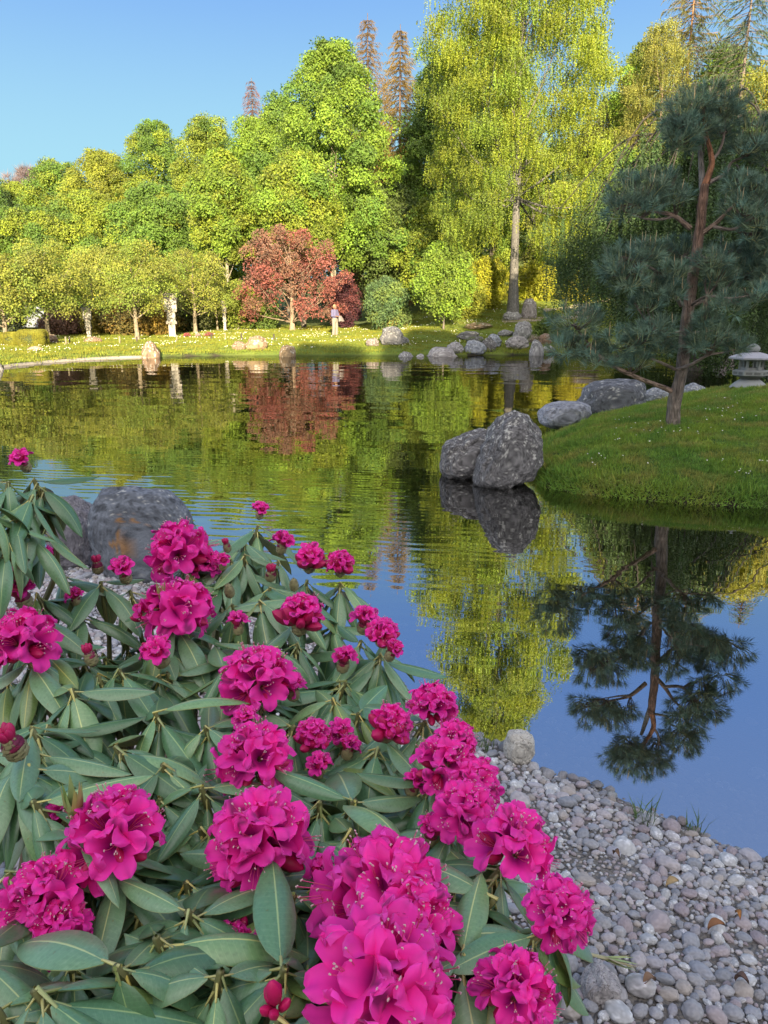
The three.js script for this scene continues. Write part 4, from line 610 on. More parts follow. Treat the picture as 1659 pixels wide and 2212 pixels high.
// ───────────────────────── person ─────────────────────────
{
  const p = hit(724, 726), t = thing('person', 'person in a lilac shirt and cream trousers holding a pale bag by the red maple', 'person', p, 0.75);
  function field(bones, lo, size, res, col, name, parent, k = 0.035, mat) {
    const mc = new MarchingCubes(res, new THREE.MeshBasicMaterial(), false, false, 60000); mc.isolation = 0; const q = V(0, 0, 0), ab = V(0, 0, 0), ap = V(0, 0, 0);
    for (let z = 0; z < res; z++) for (let y = 0; y < res; y++) for (let x = 0; x < res; x++) {
      q.set(lo[0] + size * x / res, lo[1] + size * y / res, lo[2] + size * z / res); let d = 9;
      for (const [a, b, ra, rb, fx = 1] of bones) { ab.subVectors(b, a); ap.subVectors(q, a); const h = clamp(ap.dot(ab) / ab.lengthSq()), ex = ap.x - ab.x * h, ey = ap.y - ab.y * h, ez = (ap.z - ab.z * h) * fx, e = Math.sqrt(ex * ex + ey * ey + ez * ez) - lerp(ra, rb, h), m = Math.max(k - Math.abs(d - e), 0) / k; d = Math.min(d, e) - m * m * k * 0.25; }
      mc.field[x + y * res + z * res * res] = -d;
    }
    mc.update(); const n = mc.count, g = new THREE.BufferGeometry(), P = new Float32Array(n * 3); for (let i = 0; i < n; i++) for (let a = 0; a < 3; a++) P[i * 3 + a] = lo[a] + size * (mc.positionArray[i * 3 + a] + 1) / 2;
    g.setAttribute('position', new THREE.BufferAttribute(P, 3)); let w = mergeVertices(g, 1e-4); w.computeVertexNormals(); return part(name, w, mat ?? named(name, std({ color: rgb(...col), roughness: 0.85 })), parent);
  }
  // faces +z, forearms forward
  const sh = 1.40, arms = []; for (const s of [-1, 1]) arms.push([V(s * .17, sh, -.02), V(s * .22, 1.13, 0.03), .05, .042], [V(s * .22, 1.13, .03), V(s * .11, 1.10, .30), .04, .03], [V(s * .11, 1.10, .30), V(s * .085, 1.09, .38), .032, .03, 1]);
  const fingers = []; for (const s of [-1, 1]) for (let f = 0; f < 4; f++) fingers.push([V(s * (.10 - f * .014), 1.105 - f * .012, .37), V(s * (.075 - f * .010), 1.085 - f * .012, .45), .009, .008]); for (const s of [-1, 1]) fingers.push([V(s * .08, 1.11, .34), V(s * .045, 1.13, .39), .01, .009]);
  const body = [[V(0, .95, 0), V(0, 1.34, -.02), .13, .15, 1.35], [V(0, 1.38, -.02), V(0, 1.52, .02), .06, .055], [V(0, 1.585, .04), V(0, 1.66, .02), .082, .092], [V(0, 1.575, .10), V(0, 1.59, .125), .02, .014], ...arms, ...fingers];
  for (const s of [-1, 1]) body.push([V(s * .09, .92, 0), V(s * .10, .50, .02), .085, .058], [V(s * .10, .50, .02), V(s * .10, .09, -.03), .052, .036], [V(s * .10, .045, -.05), V(s * .11, .035, .14), .04, .032], [V(s * .083, 1.61, .02), V(s * .09, 1.63, .015), .018, .018]);
  const b = field(body, [-.92, -.02, -.92], 1.84, 120, [0.16, 0.085, 0.055], 'body', t, 0.02);
  field([[V(0, .93, 0), V(0, 1.34, -.02), .155, .168, 1.3], [V(-.15, 1.39, -.02), V(.15, 1.39, -.02), .075, .075], ...[-1, 1].flatMap((s) => [[V(s * .17, sh, -.02), V(s * .225, 1.13, .03), .07, .062], [V(s * .225, 1.13, .03), V(s * .15, 1.11, .20), .058, .05]])], [-.5, .7, -.5], 1.0, 64, [0.085, 0.08, 0.15], 'shirt', b, 0.04);
  field([[V(0, .98, 0), V(0, .86, 0), .145, .15, 1.2], ...[-1, 1].flatMap((s) => [[V(s * .09, .90, 0), V(s * .105, .50, .02), .11, .088], [V(s * .105, .50, .02), V(s * .11, .10, -.02), .085, .085]])], [-.6, 0, -.6], 1.2, 72, [0.17, 0.155, 0.125], 'trousers', b, 0.03);
  field([[V(0, 1.66, .0), V(0, 1.64, -.02), .103, .098], [V(0, 1.60, -.05), V(0, 1.57, -.05), .07, .06]], [-.25, 1.42, -.25], 0.5, 48, [0.30, 0.19, 0.10], 'hair', b, 0.03);
  const eyes = new Geo(); for (const s of [-1, 1]) eyes.tube([V(s * .035, 1.62, .112), V(s * .035, 1.62, .122)], [.010, .006], 6, [0.05, 0.03, 0.02]); part('eyes', eyes.build(), plainVC, b, 'stuff'); const mouth = new Geo(); mouth.tube([V(-.025, 1.545, .108), V(.025, 1.545, .108)], [.006, .006], 5, [0.35, 0.12, 0.1]); part('mouth', mouth.build(), plainVC, b);
  // the pale bag: a soft sack hanging from both hands
  const bag = new Geo(); let pv = null; for (let j = 0; j <= 8; j++) { const k = j / 8, row = []; for (let i = 0; i <= 16; i++) { const a = i / 16 * 6.2832, w = lerp(.07, .21, Math.pow(k, .7)), q = lerp(.03, .10, k) * (k > .9 ? .6 : 1); row.push(bag.v(V(Math.cos(a) * w + 0.02 * noise2(a, k * 3), lerp(1.12, .82, k) + 0.02 * Math.cos(a * 3), .46 + k * .12 + Math.sin(a) * q), [0.15, 0.13, 0.12])); } if (pv) for (let i = 0; i < 16; i++) bag.quad(pv[i], pv[i + 1], row[i + 1], row[i]); pv = row; } const bb = bag.v(V(.0, .82, .58), [0.15, 0.13, 0.12]); for (let i = 0; i < 16; i++) bag.tri(pv[i], pv[i + 1], bb);
  const bm = part('bag', bag.build(), named('bag_cloth', std({ vertexColors: true, side: THREE.DoubleSide })), scene); bm.position.copy(p); bm.rotation.y = 0.75; describe(bm, 'pale soft bag held in both hands by the person on the lawn', 'bag');
}

// ───────────────────────── clipped hedges, stakes, flowers and stone things on the left lawn ─────────────────────────
{
  const hedgeGeo = (w, h, dp, seed) => { const r = rng(seed), m = [], c = []; for (let k = 0; k < 1500; k++) { const d = V(r() * 2 - 1, r() * 2 - 1, r() * 2 - 1).normalize(), pw = (v) => Math.sign(v) * Math.pow(Math.abs(v), 0.45), p = V(pw(d.x) * w / 2, h * 0.5 + pw(d.y) * h * 0.5, pw(d.z) * dp / 2); p.y = Math.max(p.y, 0.03); m.push(M4(p, qUp(d, r() * 6.28), 0.28)); c.push(vary([0.24, 0.235, 0.018], r, 0.3, 0.12)); } return [m, c]; };
  [[37, 92, 714, 748, 'largest clipped hedge block on the far left lawn'], [8, 37, 719, 748, 'smaller clipped hedge block left of the largest one'], [-25, 6, 721, 747, 'clipped hedge block cut by the left picture edge']].forEach(([l, R, y0, y1, label], i) => {
    const p = hit((l + R) / 2, y1), d = -p.z, w = (R - l) / F * d, h = atD(50, y0, d).y - p.y, t = thing('clipped_hedge', label, 'hedge', p.add(V(0, 0, -w * .35))), [m, c] = hedgeGeo(w, h, w * 0.8, 70 + i);
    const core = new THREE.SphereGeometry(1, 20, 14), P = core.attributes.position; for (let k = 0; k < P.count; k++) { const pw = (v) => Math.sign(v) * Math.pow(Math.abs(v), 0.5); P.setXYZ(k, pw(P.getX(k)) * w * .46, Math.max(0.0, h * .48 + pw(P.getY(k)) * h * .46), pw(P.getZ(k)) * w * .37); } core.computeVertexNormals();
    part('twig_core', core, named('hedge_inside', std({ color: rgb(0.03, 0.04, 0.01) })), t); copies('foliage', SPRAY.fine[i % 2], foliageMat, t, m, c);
  });
  [[143, 745, 17, 1, 'short pale wooden stake right of the leftmost slim tree'], [151, 742, 14, 0, 'short dark stake next to the leftmost pale stake'], [259, 742, 15, 1, 'pale wooden stake between the wide flat pink rock and the boulder'], [296, 740, 12, 0, 'dark stake touching the foot of the middle slim tree'], [382, 737, 13, 1, 'pale stake left of the pink flower bed'], [457, 734, 13, 0, 'dark stake right of the pink flower bed'], [487, 733, 13, 1, 'pale stake right of the dark one beyond the flower bed'], [522, 735, 15, 0, 'dark stake behind the orange-pink pair of stones'], [592, 735, 13, 0, 'dark stake above the tan waterline boulder']].forEach(([x, y, h, pale, label], i) => {
    const p = hit(x, y), H = h / F * -p.z, t = part(numbered('stake'), new Geo().tube([V(0, -.05, 0), V(0, H * .92, 0), V(0.005, H, 0)], [.045, .042, .03], 6, pale ? [.2, .165, .11] : [.05, .042, .035]).build(), plainVC); t.position.copy(p); describe(t, label, 'stake');
  });
  const r = rng(90); [[405, 729, 16, [0.55, 0.12, 0.16], 'left patch of low pink flowers on the left lawn'], [428, 729, 10, [0.62, 0.45, 0.45], 'pale middle patch of low flowers on the left lawn'], [452, 727, 20, [0.50, 0.10, 0.17], 'right patch of low pink flowers beneath the forked slim tree']].forEach(([x, y, w, col, label], i) => {
    const p = hit(x, y), W = w / F * -p.z, t = thing('flower_patch', label, 'flower bed', p), m = [], c = [], m2 = [], c2 = []; for (let k = 0; k < 90; k++) { const a = r() * 6.28, q = Math.sqrt(r()), pos = V(Math.cos(a) * W * .5 * q, .03 + .22 * (1 - q * q) * (0.7 + .3 * r()), Math.sin(a) * W * .4 * q); (k % 3 ? m : m2).push(M4(pos, qUp(V(r() - .5, 1, r() - .5), r() * 6), 0.22)); (k % 3 ? c : c2).push(vary(k % 3 ? col : GRN, r)); }
    copies('blossom', SPRAY.fine[0], foliageMat, t, m, c); copies('leaves', SPRAY.fine[1], foliageMat, t, m2, c2);
  });
  // a white pagoda-like lantern half hidden by leaves, another by its left, and a grey post
  const white = named('white_stone', std({ color: rgb(0.27, 0.25, 0.22) })), cap = named('grey_cap', std({ color: rgb(0.17, 0.15, 0.13) }));
  const tower = (label, x, y0, y1, w, d) => { const p = atD(x, y1, d); p.y = groundH(p.x, p.z); const H = atD(x, y0, d).y - p.y, W = w / F * d, t = thing('stone_tower', label, 'stone lantern', p, 0.2), b = (a, h, y, m, n) => { const q = part(n, new THREE.BoxGeometry(a, h, a).translate(0, y + h / 2, 0), m, t); return q; };
    b(W * .5, H * .30, 0, white, 'shaft'); b(W * .8, H * .06, H * .30, cap, 'ledge'); b(W * .62, H * .22, H * .36, white, 'lower_tier'); b(W * .9, H * .06, H * .58, cap, 'ledge'); b(W * .92, H * .22, H * .64, white, 'upper_tier'); b(W * 1.02, H * .14, H * .862, cap, 'roof'); const bar = part('mullion', new THREE.BoxGeometry(W * .05, H * .2, .05).translate(0, H * .75, W * .47), cap, t); };
  tower('tall white stone tower with a grey cap between two slim lawn trees', 372, 634, 712, 27, 43); tower('smaller white stone tower left of the brownish bush', 192, 664, 716, 17, 42); tower('thin grey stone tower among leaves left of the red maple', 486, 648, 712, 11, 50);
  // a pale car parked beyond the hedges, its side to the pond
  const cp = atD(78, 690, 49), car = thing('parked_car', 'pale bluish white parked car behind the leftmost slim tree and the hedges', 'car', V(cp.x, groundH(cp.x, cp.z), cp.z), 0.06), paintM = named('car_paint', new THREE.MeshPhysicalMaterial({ color: rgb(0.10, 0.112, 0.14), roughness: 0.5, clearcoat: 0.6 })), glass = named('car_glass', new THREE.MeshPhysicalMaterial({ color: rgb(0.015, 0.018, 0.02), roughness: 0.08 })), rubber = named('rubber', std({ color: rgb(0.02, 0.02, 0.02) })), metal = named('rim_metal', std({ color: rgb(0.35, 0.35, 0.36), roughness: 0.4, metalness: 0.6 }));
  const side = (pts, dp, bevel) => { const sh = new THREE.Shape(); pts.forEach(([x, y], k) => k ? sh.lineTo(x, y) : sh.moveTo(x, y)); const g = new THREE.ExtrudeGeometry(sh, { depth: dp, bevelEnabled: bevel > 0, bevelSize: bevel, bevelThickness: bevel, bevelSegments: 3 }); g.translate(0, 0, -dp / 2); return g; };
  part('body', side([[-2.1, .3], [-2.12, .72], [-1.98, .98], [-1.55, 1.02], [.95, .98], [1.75, .86], [2.06, .70], [2.1, .34], [1.7, .26], [-1.7, .26]], 1.6, .06), paintM, car);
  part('cabin', side([[-1.85, .98], [-1.45, 1.46], [-1.1, 1.52], [.05, 1.5], [.35, 1.42], [1.0, .98]], 1.35, .05), paintM, car);
  [[[-1.62, 1.06], [-1.34, 1.40], [-.72, 1.43], [-.72, 1.06]], [[-.62, 1.06], [-.62, 1.43], [.05, 1.41], [.16, 1.06]], [[.26, 1.06], [.18, 1.38], [.30, 1.34], [.72, 1.06]]].forEach((w) => part('window', side(w, 1.49, 0), glass, car));
  for (const x of [-1.3, 1.3]) for (const z of [-.78, .78]) { const w = part('wheel', new THREE.CylinderGeometry(.32, .32, .2, 24).rotateX(Math.PI / 2), rubber, car); w.position.set(x, .32, z); const rm = part('rim', new THREE.CylinderGeometry(.19, .19, .21, 16).rotateX(Math.PI / 2), metal, w); rm.position.set(0, 0, 0); }
  for (const z of [-.6, .6]) { const h = part('headlight', new THREE.SphereGeometry(.13, 12, 8).scale(.6, .7, 1.2), metal, car); h.position.set(2.08, .66, z); }
  for (const x of [-.55, -1.5]) { const h = part('handle', new THREE.BoxGeometry(.16, .03, .03), metal, car); h.position.set(x, .90, .875); }
}

// ───────────────────────── fallen leaves and a cut shoot on the pebbles ─────────────────────────
{
  const leaf = (L, W, c) => { const g = new Geo(), rows = []; for (let i = 0; i <= 8; i++) { const u = i / 8, w = W * Math.pow(Math.sin(Math.PI * lerp(0.02, 0.98, u)), 0.8); rows.push([-1, 0, 1].map((v) => g.v(V((u - .5) * L, 0.012 * v * v + 0.018 * Math.sin(u * 3.1), v * w), c.map((q) => q * (v ? 1 : 1.3))))); if (i) for (let k = 0; k < 2; k++) g.quad(rows[i - 1][k], rows[i - 1][k + 1], rows[i][k + 1], rows[i][k]); } return g.build(); };
  const dry = named('dry_leaf', phys({ vertexColors: true, roughness: 0.7 }));
  [[1545, 2030, 'curled russet leaf lying between pebbles near the right edge', [0.22, 0.10, 0.04], .09], [1590, 2000, 'small orange-brown leaf on the pebbles by the right edge', [0.34, 0.15, 0.04], .05], [1450, 1930, 'tan dry leaf on the pebbles in the middle of the shore', [0.33, 0.24, 0.12], .08], [1330, 1870, 'brown leaf fragment on the pebbles right of the flowers', [0.16, 0.09, 0.05], .06], [1400, 2150, 'dull brown leaf lying near the bottom of the pebble shore', [0.19, 0.11, 0.06], .08], [1600, 2150, 'dark brown leaf in the bottom right corner of the pebbles', [0.12, 0.07, 0.05], .07]].forEach(([x, y, label, c, L], i) => { const p = hit(x, y), m = part(numbered('fallen_leaf'), leaf(L * .62, L * .17, c), dry); m.position.copy(p); m.position.y += 0.032; m.rotation.set(.25 * Math.sin(i), i * 1.7, .3 * Math.cos(i * 2)); describe(m, label, 'leaf'); });
  const g = new Geo(), r = rng(66); for (let k = 0; k < 11; k++) { const a = (r() - .5) * 0.8, L = 0.07 + r() * 0.04; g.blade(V(0, 0.004 * k * .3, 0), V(Math.cos(a), 0.1 + r() * .15, Math.sin(a)).normalize(), V(-Math.sin(a), 0.3, Math.cos(a)).normalize(), L, .012, [0.42, 0.44, 0.20].map((v) => v * (.8 + r() * .4))); } g.tube([V(-.05, .004, 0), V(0, .006, 0), V(.03, .01, 0)], [.005, .006, .003], 6, [0.45, 0.42, 0.24]);
  const p = hit(1300, 2108), m = part(numbered('cut_shoot'), g.build(), dry); m.position.copy(p); m.position.y += 0.045; m.rotation.y = -0.35; describe(m, 'pale yellow-green cut plant shoot lying on the pebbles beside the bush', 'plant shoot');
}

// ───────────────────────── rhododendrons ─────────────────────────
{
  const r = rng(2024), EYEP = V(0, EYE, 0);
  // leaf print: midrib and side veins; the left half is the upper face, the right half the paler underside
  const lc = document.createElement('canvas'); lc.width = 256; lc.height = 512; const x2 = lc.getContext('2d');
  const paint = (x0, base, vein, rib) => { x2.fillStyle = base; x2.fillRect(x0, 0, 128, 512); x2.strokeStyle = vein; x2.lineWidth = 2; for (let y = -40; y < 540; y += 26) for (const s of [-1, 1]) { x2.beginPath(); x2.moveTo(x0 + 64, y); x2.quadraticCurveTo(x0 + 64 + s * 36, y + 8, x0 + 64 + s * 64, y + 34); x2.stroke(); } for (let k = 0; k < 700; k++) { x2.fillStyle = r() < .5 ? 'rgba(255,255,210,0.035)' : 'rgba(0,20,0,0.05)'; const s = 2 + r() * 14; x2.fillRect(x0 + r() * 120, r() * 512, s * .6, s); } for (let k = 0; k < 9; k++) { x2.fillStyle = r() < .5 ? 'rgba(120,96,40,0.35)' : 'rgba(60,50,20,0.35)'; x2.beginPath(); x2.arc(x0 + r() * 128, r() * 512, 1.5 + r() * 3.5, 0, 7); x2.fill(); } x2.strokeStyle = rib; x2.lineWidth = 5; x2.beginPath(); x2.moveTo(x0 + 64, 0); x2.lineTo(x0 + 64, 512); x2.stroke(); };
  paint(0, 'rgb(108,146,105)', 'rgba(134,166,122,0.5)', 'rgb(182,198,134)'); paint(128, 'rgb(148,156,100)', 'rgba(124,132,78,0.5)', 'rgb(186,182,112)');
  const leafTex = new THREE.CanvasTexture(lc); leafTex.colorSpace = THREE.SRGBColorSpace; leafTex.flipY = false;
  const leafMats = [[1, 1, 1], [0.78, 0.94, 0.90], [1.32, 1.28, 1.08], [0.50, 0.64, 0.54], [1.12, 1.12, 1.10], [1.25, 1.05, 0.60]].map((c, i) => named('rhododendron_leaf', phys({ map: leafTex, color: rgb(...c), roughness: 0.36, clearcoat: 0.55, clearcoatRoughness: 0.28, transmission: 0.12, thickness: 0, specularIntensity: 1, ior: 1.5, bumpMap: leafTex, bumpScale: 0.0006, side: THREE.FrontSide })));
  function leafGeo(seed) {                                   // length 1 along x, upper face towards y
    const q = rng(seed), g = new Geo(), NU = 10, vs = [-1, -0.72, -0.35, 0, 0.35, 0.72, 1], curl = 0.22 + q() * 0.42, droop = 0.06 + q() * 0.38, twist = (q() - .5) * 0.8, W = 0.112 + q() * 0.04, bend = (q() - .5) * 0.12, rows = [[], []];
    for (let side = 0; side < 2; side++) for (let i = 0; i <= NU; i++) { const u = i / NU, w = W * Math.pow(Math.max(0.0005, Math.sin(Math.PI * Math.pow(lerp(0.01, 1, u), 0.88))), 0.72), row = []; for (const v of vs) { const a = twist * u, fold = 0.06 * Math.abs(v) * W, y0 = fold - curl * v * v * w * 1.3 - droop * u * u + (side ? -0.006 : 0), z0 = v * w * (1 - 0.18 * curl * v * v); row.push(g.v(V(0.10 + u * 0.9 * (1 - droop * 0.3 * u), y0 * Math.cos(a) + z0 * Math.sin(a) * 0.6, z0 * Math.cos(a) + bend * u * u), [1, 1, 1], (0.5 + v * 0.46) * 0.5 + side * 0.5, u)); } rows[side].push(row); if (i) for (let k = 0; k + 1 < vs.length; k++) { const A = rows[side][i - 1], B = row; side ? g.quad(A[k], B[k], B[k + 1], A[k + 1]) : g.quad(A[k], A[k + 1], B[k + 1], B[k]); } }
    const n0 = g.p.length / 3; g.tube([V(-0.02, 0.03, 0), V(0.05, 0.015, 0), V(0.13, 0, 0)], [0.013, 0.011, 0.008], 5); for (let k = n0; k < g.p.length / 3; k++) { g.u[k * 2] = 0.75; g.u[k * 2 + 1] = 0.5; }
    const out = g.build(); out.deleteAttribute('color'); return out;
  }
  const leafGeos = [1, 2, 3, 4, 5, 6, 7, 8].map((s) => leafGeo(s * 31));
  const PET = [0.98, 0.034, 0.46];
  function flowerGeo(seed) {                                 // opens towards y, about 7 cm across
    const q = rng(seed), g = new Geo(), NT = 9, NV = 6, tone = 0.86 + q() * 0.26;
    for (let k = 0; k < 5; k++) {
      const th = k / 5 * 6.2832 + (q() - .5) * 0.15, ph = q() * 6.28, ruf = 0.0022 + q() * 0.002, refl = 0.002 + q() * 0.010, rows = [], len = 0.92 + q() * 0.18;
      for (let i = 0; i <= NT; i++) { const t = i / NT, f = smooth(0.30, 1, t), R = (0.0045 + 0.012 * smooth(0, 0.45, t) + 0.0235 * f * len), Y = 0.037 * Math.sin(Math.min(t * 1.45, 1.57)) - refl * smooth(0.65, 1, t), w = t < 0.42 ? R * 0.66 : Math.max(0.0012, 0.0150 * Math.pow(Math.max(0, 1 - ((t - 0.68) / 0.335) ** 2), 0.62)) * smooth(0.30, 0.62, t) + R * 0.66 * (1 - smooth(0.42, 0.62, t)) , row = [];
        for (let j = 0; j <= NV; j++) { const v = j / NV * 2 - 1, a = th + w * v / R, rr = R * (1 - 0.05 * v * v * f), rf = Math.sin(v * 4.5 + ph) * ruf * f + (Math.abs(v) > 0.8 ? 0.0015 * Math.sin(t * 19 + ph) * f : 0), vein = 1 - 0.22 * Math.exp(-v * v * 30) * f, deep = lerp(0.42, 1, smooth(0.14, 0.60, t)), edge = smooth(0.75, 1, Math.max(t, Math.abs(v) * f)); let c = PET.map((p, z) => p * tone * vein * [deep, deep * deep, lerp(deep, 1, .25)][z] + [0.04, 0.05, 0.16][z] * edge); if (k === 0 && t > .42 && t < .82 && Math.abs(v) < .55) { const s = noise2(v * 14, t * 26 + seed) > 0.15 ? 0.35 : 0.85; c = [c[0] * s, c[1] * s, c[2] * s]; } row.push(g.v(V(Math.cos(a) * rr, Y + rf + (k % 2) * 0.0009, Math.sin(a) * rr), c)); }
        rows.push(row); if (i) for (let j = 0; j < NV; j++) g.quad(rows[i - 1][j], row[j], row[j + 1], rows[i - 1][j + 1]); }
    }
    for (let k = 0; k < 6; k++) { const a = q() * 6.28, e = 0.003 + q() * 0.011, L = 0.038 + q() * 0.012, tip = V(Math.cos(a) * e + 0.003, L, Math.sin(a) * e); g.tube([V(Math.cos(a) * .002, .006, Math.sin(a) * .002), V(Math.cos(a) * e * .6, L * .6, Math.sin(a) * e * .6), tip], [.0006, .0006, .0005], 3, [0.85, 0.10, 0.34], 0, false); g.tube([tip.clone().add(V(-.0014, -.0006, 0)), tip.clone().add(V(0, .0009, 0)), tip.clone().add(V(.0014, .0002, 0))], [.0006, .0010, .0005], 4, [0.80, 0.55, 0.58]); }
    g.tube([V(0, -0.028, 0), V(0, -0.004, 0), V(0, .004, 0)], [.0014, .0016, .0048], 5, [0.30, 0.20, 0.10], 0, false);
    return g.build();
  }
  const flowerGeos = [1, 2, 3, 4, 5].map(flowerGeo);
  const petalMat = named('petal', phys({ vertexColors: true, roughness: 0.62, transmission: 0.38, thickness: 0, specularIntensity: 0.5 }));
  const budMat = named('bud_scale', phys({ vertexColors: true, roughness: 0.55 }));
  const redBud = (g, base, dir, s, dark = 1) => { const pts = [0, .2, .45, .7, .9, 1].map((k) => base.clone().addScaledVector(dir, s * 0.04 * k)); g.tube(pts, [.25, .8, 1.05, 1, .55, .12].map((k) => k * s * 0.0095), 7, (k) => [0.30 * dark + 0.16 * k, 0.003, 0.05 * dark + 0.05 * k], 0.2, true, s * 7); };
  const scale_ = (g, base, out, up, L, W, c) => { const side = V(0, 0, 0).crossVectors(out, up).normalize(), p = (u, v, o) => base.clone().addScaledVector(up, u * L).addScaledVector(side, v * W).addScaledVector(out, o), a = g.v(p(0, -.5, 0), c), b = g.v(p(0, .5, 0), c), m1 = g.v(p(.45, -.62, W * .28), c), m0 = g.v(p(.4, 0, W * .55), c), m2 = g.v(p(.45, .62, W * .28), c), t = g.v(p(1, 0, W * .05), c.map((v) => v * 1.15)); g.quad(a, m0, m1, m1); g.tri(a, b, m0); g.tri(b, m2, m0); g.tri(a, m0, m1); g.tri(m1, m0, t); g.tri(m0, m2, t); };
  function budColumn(g, h, w, rr, red, q) {                   // a scaly column of tan-green bracts, dark red between them
    g.tube([V(0, -.004, 0), V(0, h * .3, 0), V(0, h * .75, 0), V(0, h, 0)], [w * .35, w * .75, w * .6, w * .15], 8, red ? [0.14, 0.008, 0.035] : [0.14, 0.13, 0.06]);
    for (let j = 0; j < 6; j++) for (let k = 0; k < 6; k++) { const a = k / 6 * 6.28 + j * 0.52, y = h * j * .135, ww = w * .72 * Math.sin(Math.PI * clamp(.25 + j * .11)), out = V(Math.cos(a), 0, Math.sin(a)), t = 0.8 + q() * 0.4, col = red && j > 2 && q() < .55 ? [0.17 * t, 0.008, 0.045] : [0.25 * t, 0.23 * t, 0.115 * t]; scale_(g, out.clone().multiplyScalar(ww).add(V(0, y, 0)), out, V(-out.x * .10 * (j - 1), 1, -out.z * .10 * (j - 1)).normalize(), h * .34, w * .95, col); }
  }
  function trussCore(seed, type) { const q = rng(seed), g = new Geo();
    if (type === 'full') { budColumn(g, .040, .016, 1, true, q); for (let k = 0; k < 14; k++) { const a = k * 2.4, e = lerp(1.45, 0.2, k / 14), d = V(Math.cos(a) * Math.cos(e), Math.sin(e), Math.sin(a) * Math.cos(e)); g.tube([V(0, .012, 0), d.clone().multiplyScalar(.032)], [.0016, .0014], 4, [0.28, 0.22, 0.11], 0, false); } for (let k = 0; k < 11; k++) { const a = k * 2.4 + q() * .5, d = V(Math.cos(a), -.12 + q() * .35, Math.sin(a)).normalize(); redBud(g, d.clone().multiplyScalar(.017), d, 1.0 + q() * .5); } }
    if (type === 'half') { budColumn(g, .062, .021, 1, true, q); for (let k = 0; k < 9; k++) { const a = q() * 6.28, d = V(Math.cos(a) * .6, 1, Math.sin(a) * .6).normalize(); redBud(g, V(d.x * .014, .040, d.z * .014), d, 1 + q() * .4); } }
    if (type === 'opening') { budColumn(g, .05, .018, 1, true, q); for (let k = 0; k < 15; k++) { const a = k * 2.4, e = lerp(.35, 1.35, k / 15), d = V(Math.cos(a) * Math.cos(e), Math.sin(e), Math.sin(a) * Math.cos(e)); redBud(g, V(d.x * .012, .02 + .012 * d.y, d.z * .012), d, 1.25 + q() * .4); } }
    if (type === 'bud') { budColumn(g, .056, .0195, 1, true, q); for (let k = 0; k < 6; k++) { const a = k / 6 * 6.28, d = V(Math.cos(a) * .35, 1, Math.sin(a) * .35).normalize(); redBud(g, V(d.x * .008, .040, d.z * .008), d, .75 + q() * .2); } }
    if (type === 'green') budColumn(g, .062, .0185, 1, false, q);
    if (type === 'bigred') for (let k = 0; k < 5; k++) { const a = k * 2.4, d = k ? V(Math.cos(a) * .55, .8, Math.sin(a) * .55).normalize() : V(.05, 1, 0).normalize(); redBud(g, V(d.x * .01, -.01 + (k ? -.01 : .01), d.z * .01), d, k ? 1.2 : 1.75, 1.3); }
    return g.build(); }
  const cores = {}; ['full', 'half', 'opening', 'bud', 'green', 'bigred'].forEach((ty, i) => cores[ty] = [0, 1, 2].map((k) => trussCore(i * 10 + k + 1, ty)));
  const SL = [[960, 1.75], [1090, 1.98], [1190, 1.82], [1300, 1.62], [1400, 1.48], [1500, 1.33], [1600, 1.2], [1700, 1.1], [1830, 0.98], [1950, 0.90], [2050, 0.83], [2230, 0.74]];
  const slant = (y) => { for (let k = 1; k < SL.length; k++) if (y <= SL[k][0]) return lerp(SL[k - 1][1], SL[k][1], clamp((y - SL[k - 1][0]) / (SL[k][0] - SL[k - 1][0]))); return 0.74; };

  function bush(label, root, list, fill, opts) {
    const t = thing('rhododendron_bush', label, 'rhododendron', root), inv = (p) => p.clone().sub(root), leaves = [], ends = [], flowers = [];
    const whorl = (P, axis, n, L, lift, rank) => { const q0 = qUp(axis, r() * 6.28); for (let k = 0; k < n; k++) { const a = k * 2.4 + (r() - .5) * .5, e = lift - 0.02 - 0.85 * r() - 0.30 * (k / n), d = V(Math.cos(a) * Math.cos(e), Math.sin(e), Math.sin(a) * Math.cos(e)).applyQuaternion(q0); d.y -= 0.18; d.normalize(); const up0 = axis.clone().lerp(V(0, 1, 0), .5).addScaledVector(V(r() - .5, r() - .5, r() - .5), .5), Z = V(0, 0, 0).crossVectors(d, up0).normalize(), Y = V(0, 0, 0).crossVectors(Z, d).normalize(), base = P.clone().addScaledVector(axis, -0.012 - 0.028 * k / n); const l = L * (0.72 + r() * 0.5); leaves.push({ m: new THREE.Matrix4().makeBasis(d, Y, Z).scale(V(l, l, l * (0.9 + r() * .35))).setPosition(base), p: base.clone().addScaledVector(d, l * .5), l, rank }); } ends.push([P, axis, rank]); };
    list.forEach(([x, y, w, type, o = {}], i) => {
      const s = (o.s ?? slant(y)) + (o.back ?? 0), C = inv(atS(x, y, s)), R = w * s / F / 2, toEye = EYEP.clone().sub(root).sub(C).normalize(), ax = V((x - 500) / 1400 + (r() - .5) * .4, 1, (r() - .5) * .4 + .12).normalize();
      if (type === 'shoot') { const g = new Geo(); for (let k = 0; k < 9; k++) { const a = k * 2.4, L = R * 1.7 * (.6 + .45 * r()), W = R * .26, out = V(Math.cos(a), 0, Math.sin(a)), up = V(out.x * .16, 1, out.z * .16).normalize(); scale_(g, out.clone().multiplyScalar(R * .10), out, up, L, W, [0.30, 0.34, 0.11].map((v) => v * (.8 + r() * .4))); } const m = part('young_shoot', g.build(), budMat, t); m.position.copy(C.clone().add(V(0, -R * .8, 0))); m.userData.label = 'upright pale green shoot of unopened leaves'; ends.push([m.position.clone(), V(0, 1, 0), 0]); whorl(m.position.clone(), V(0, 1, 0), 7, 0.12, 0.3, 0); return; }
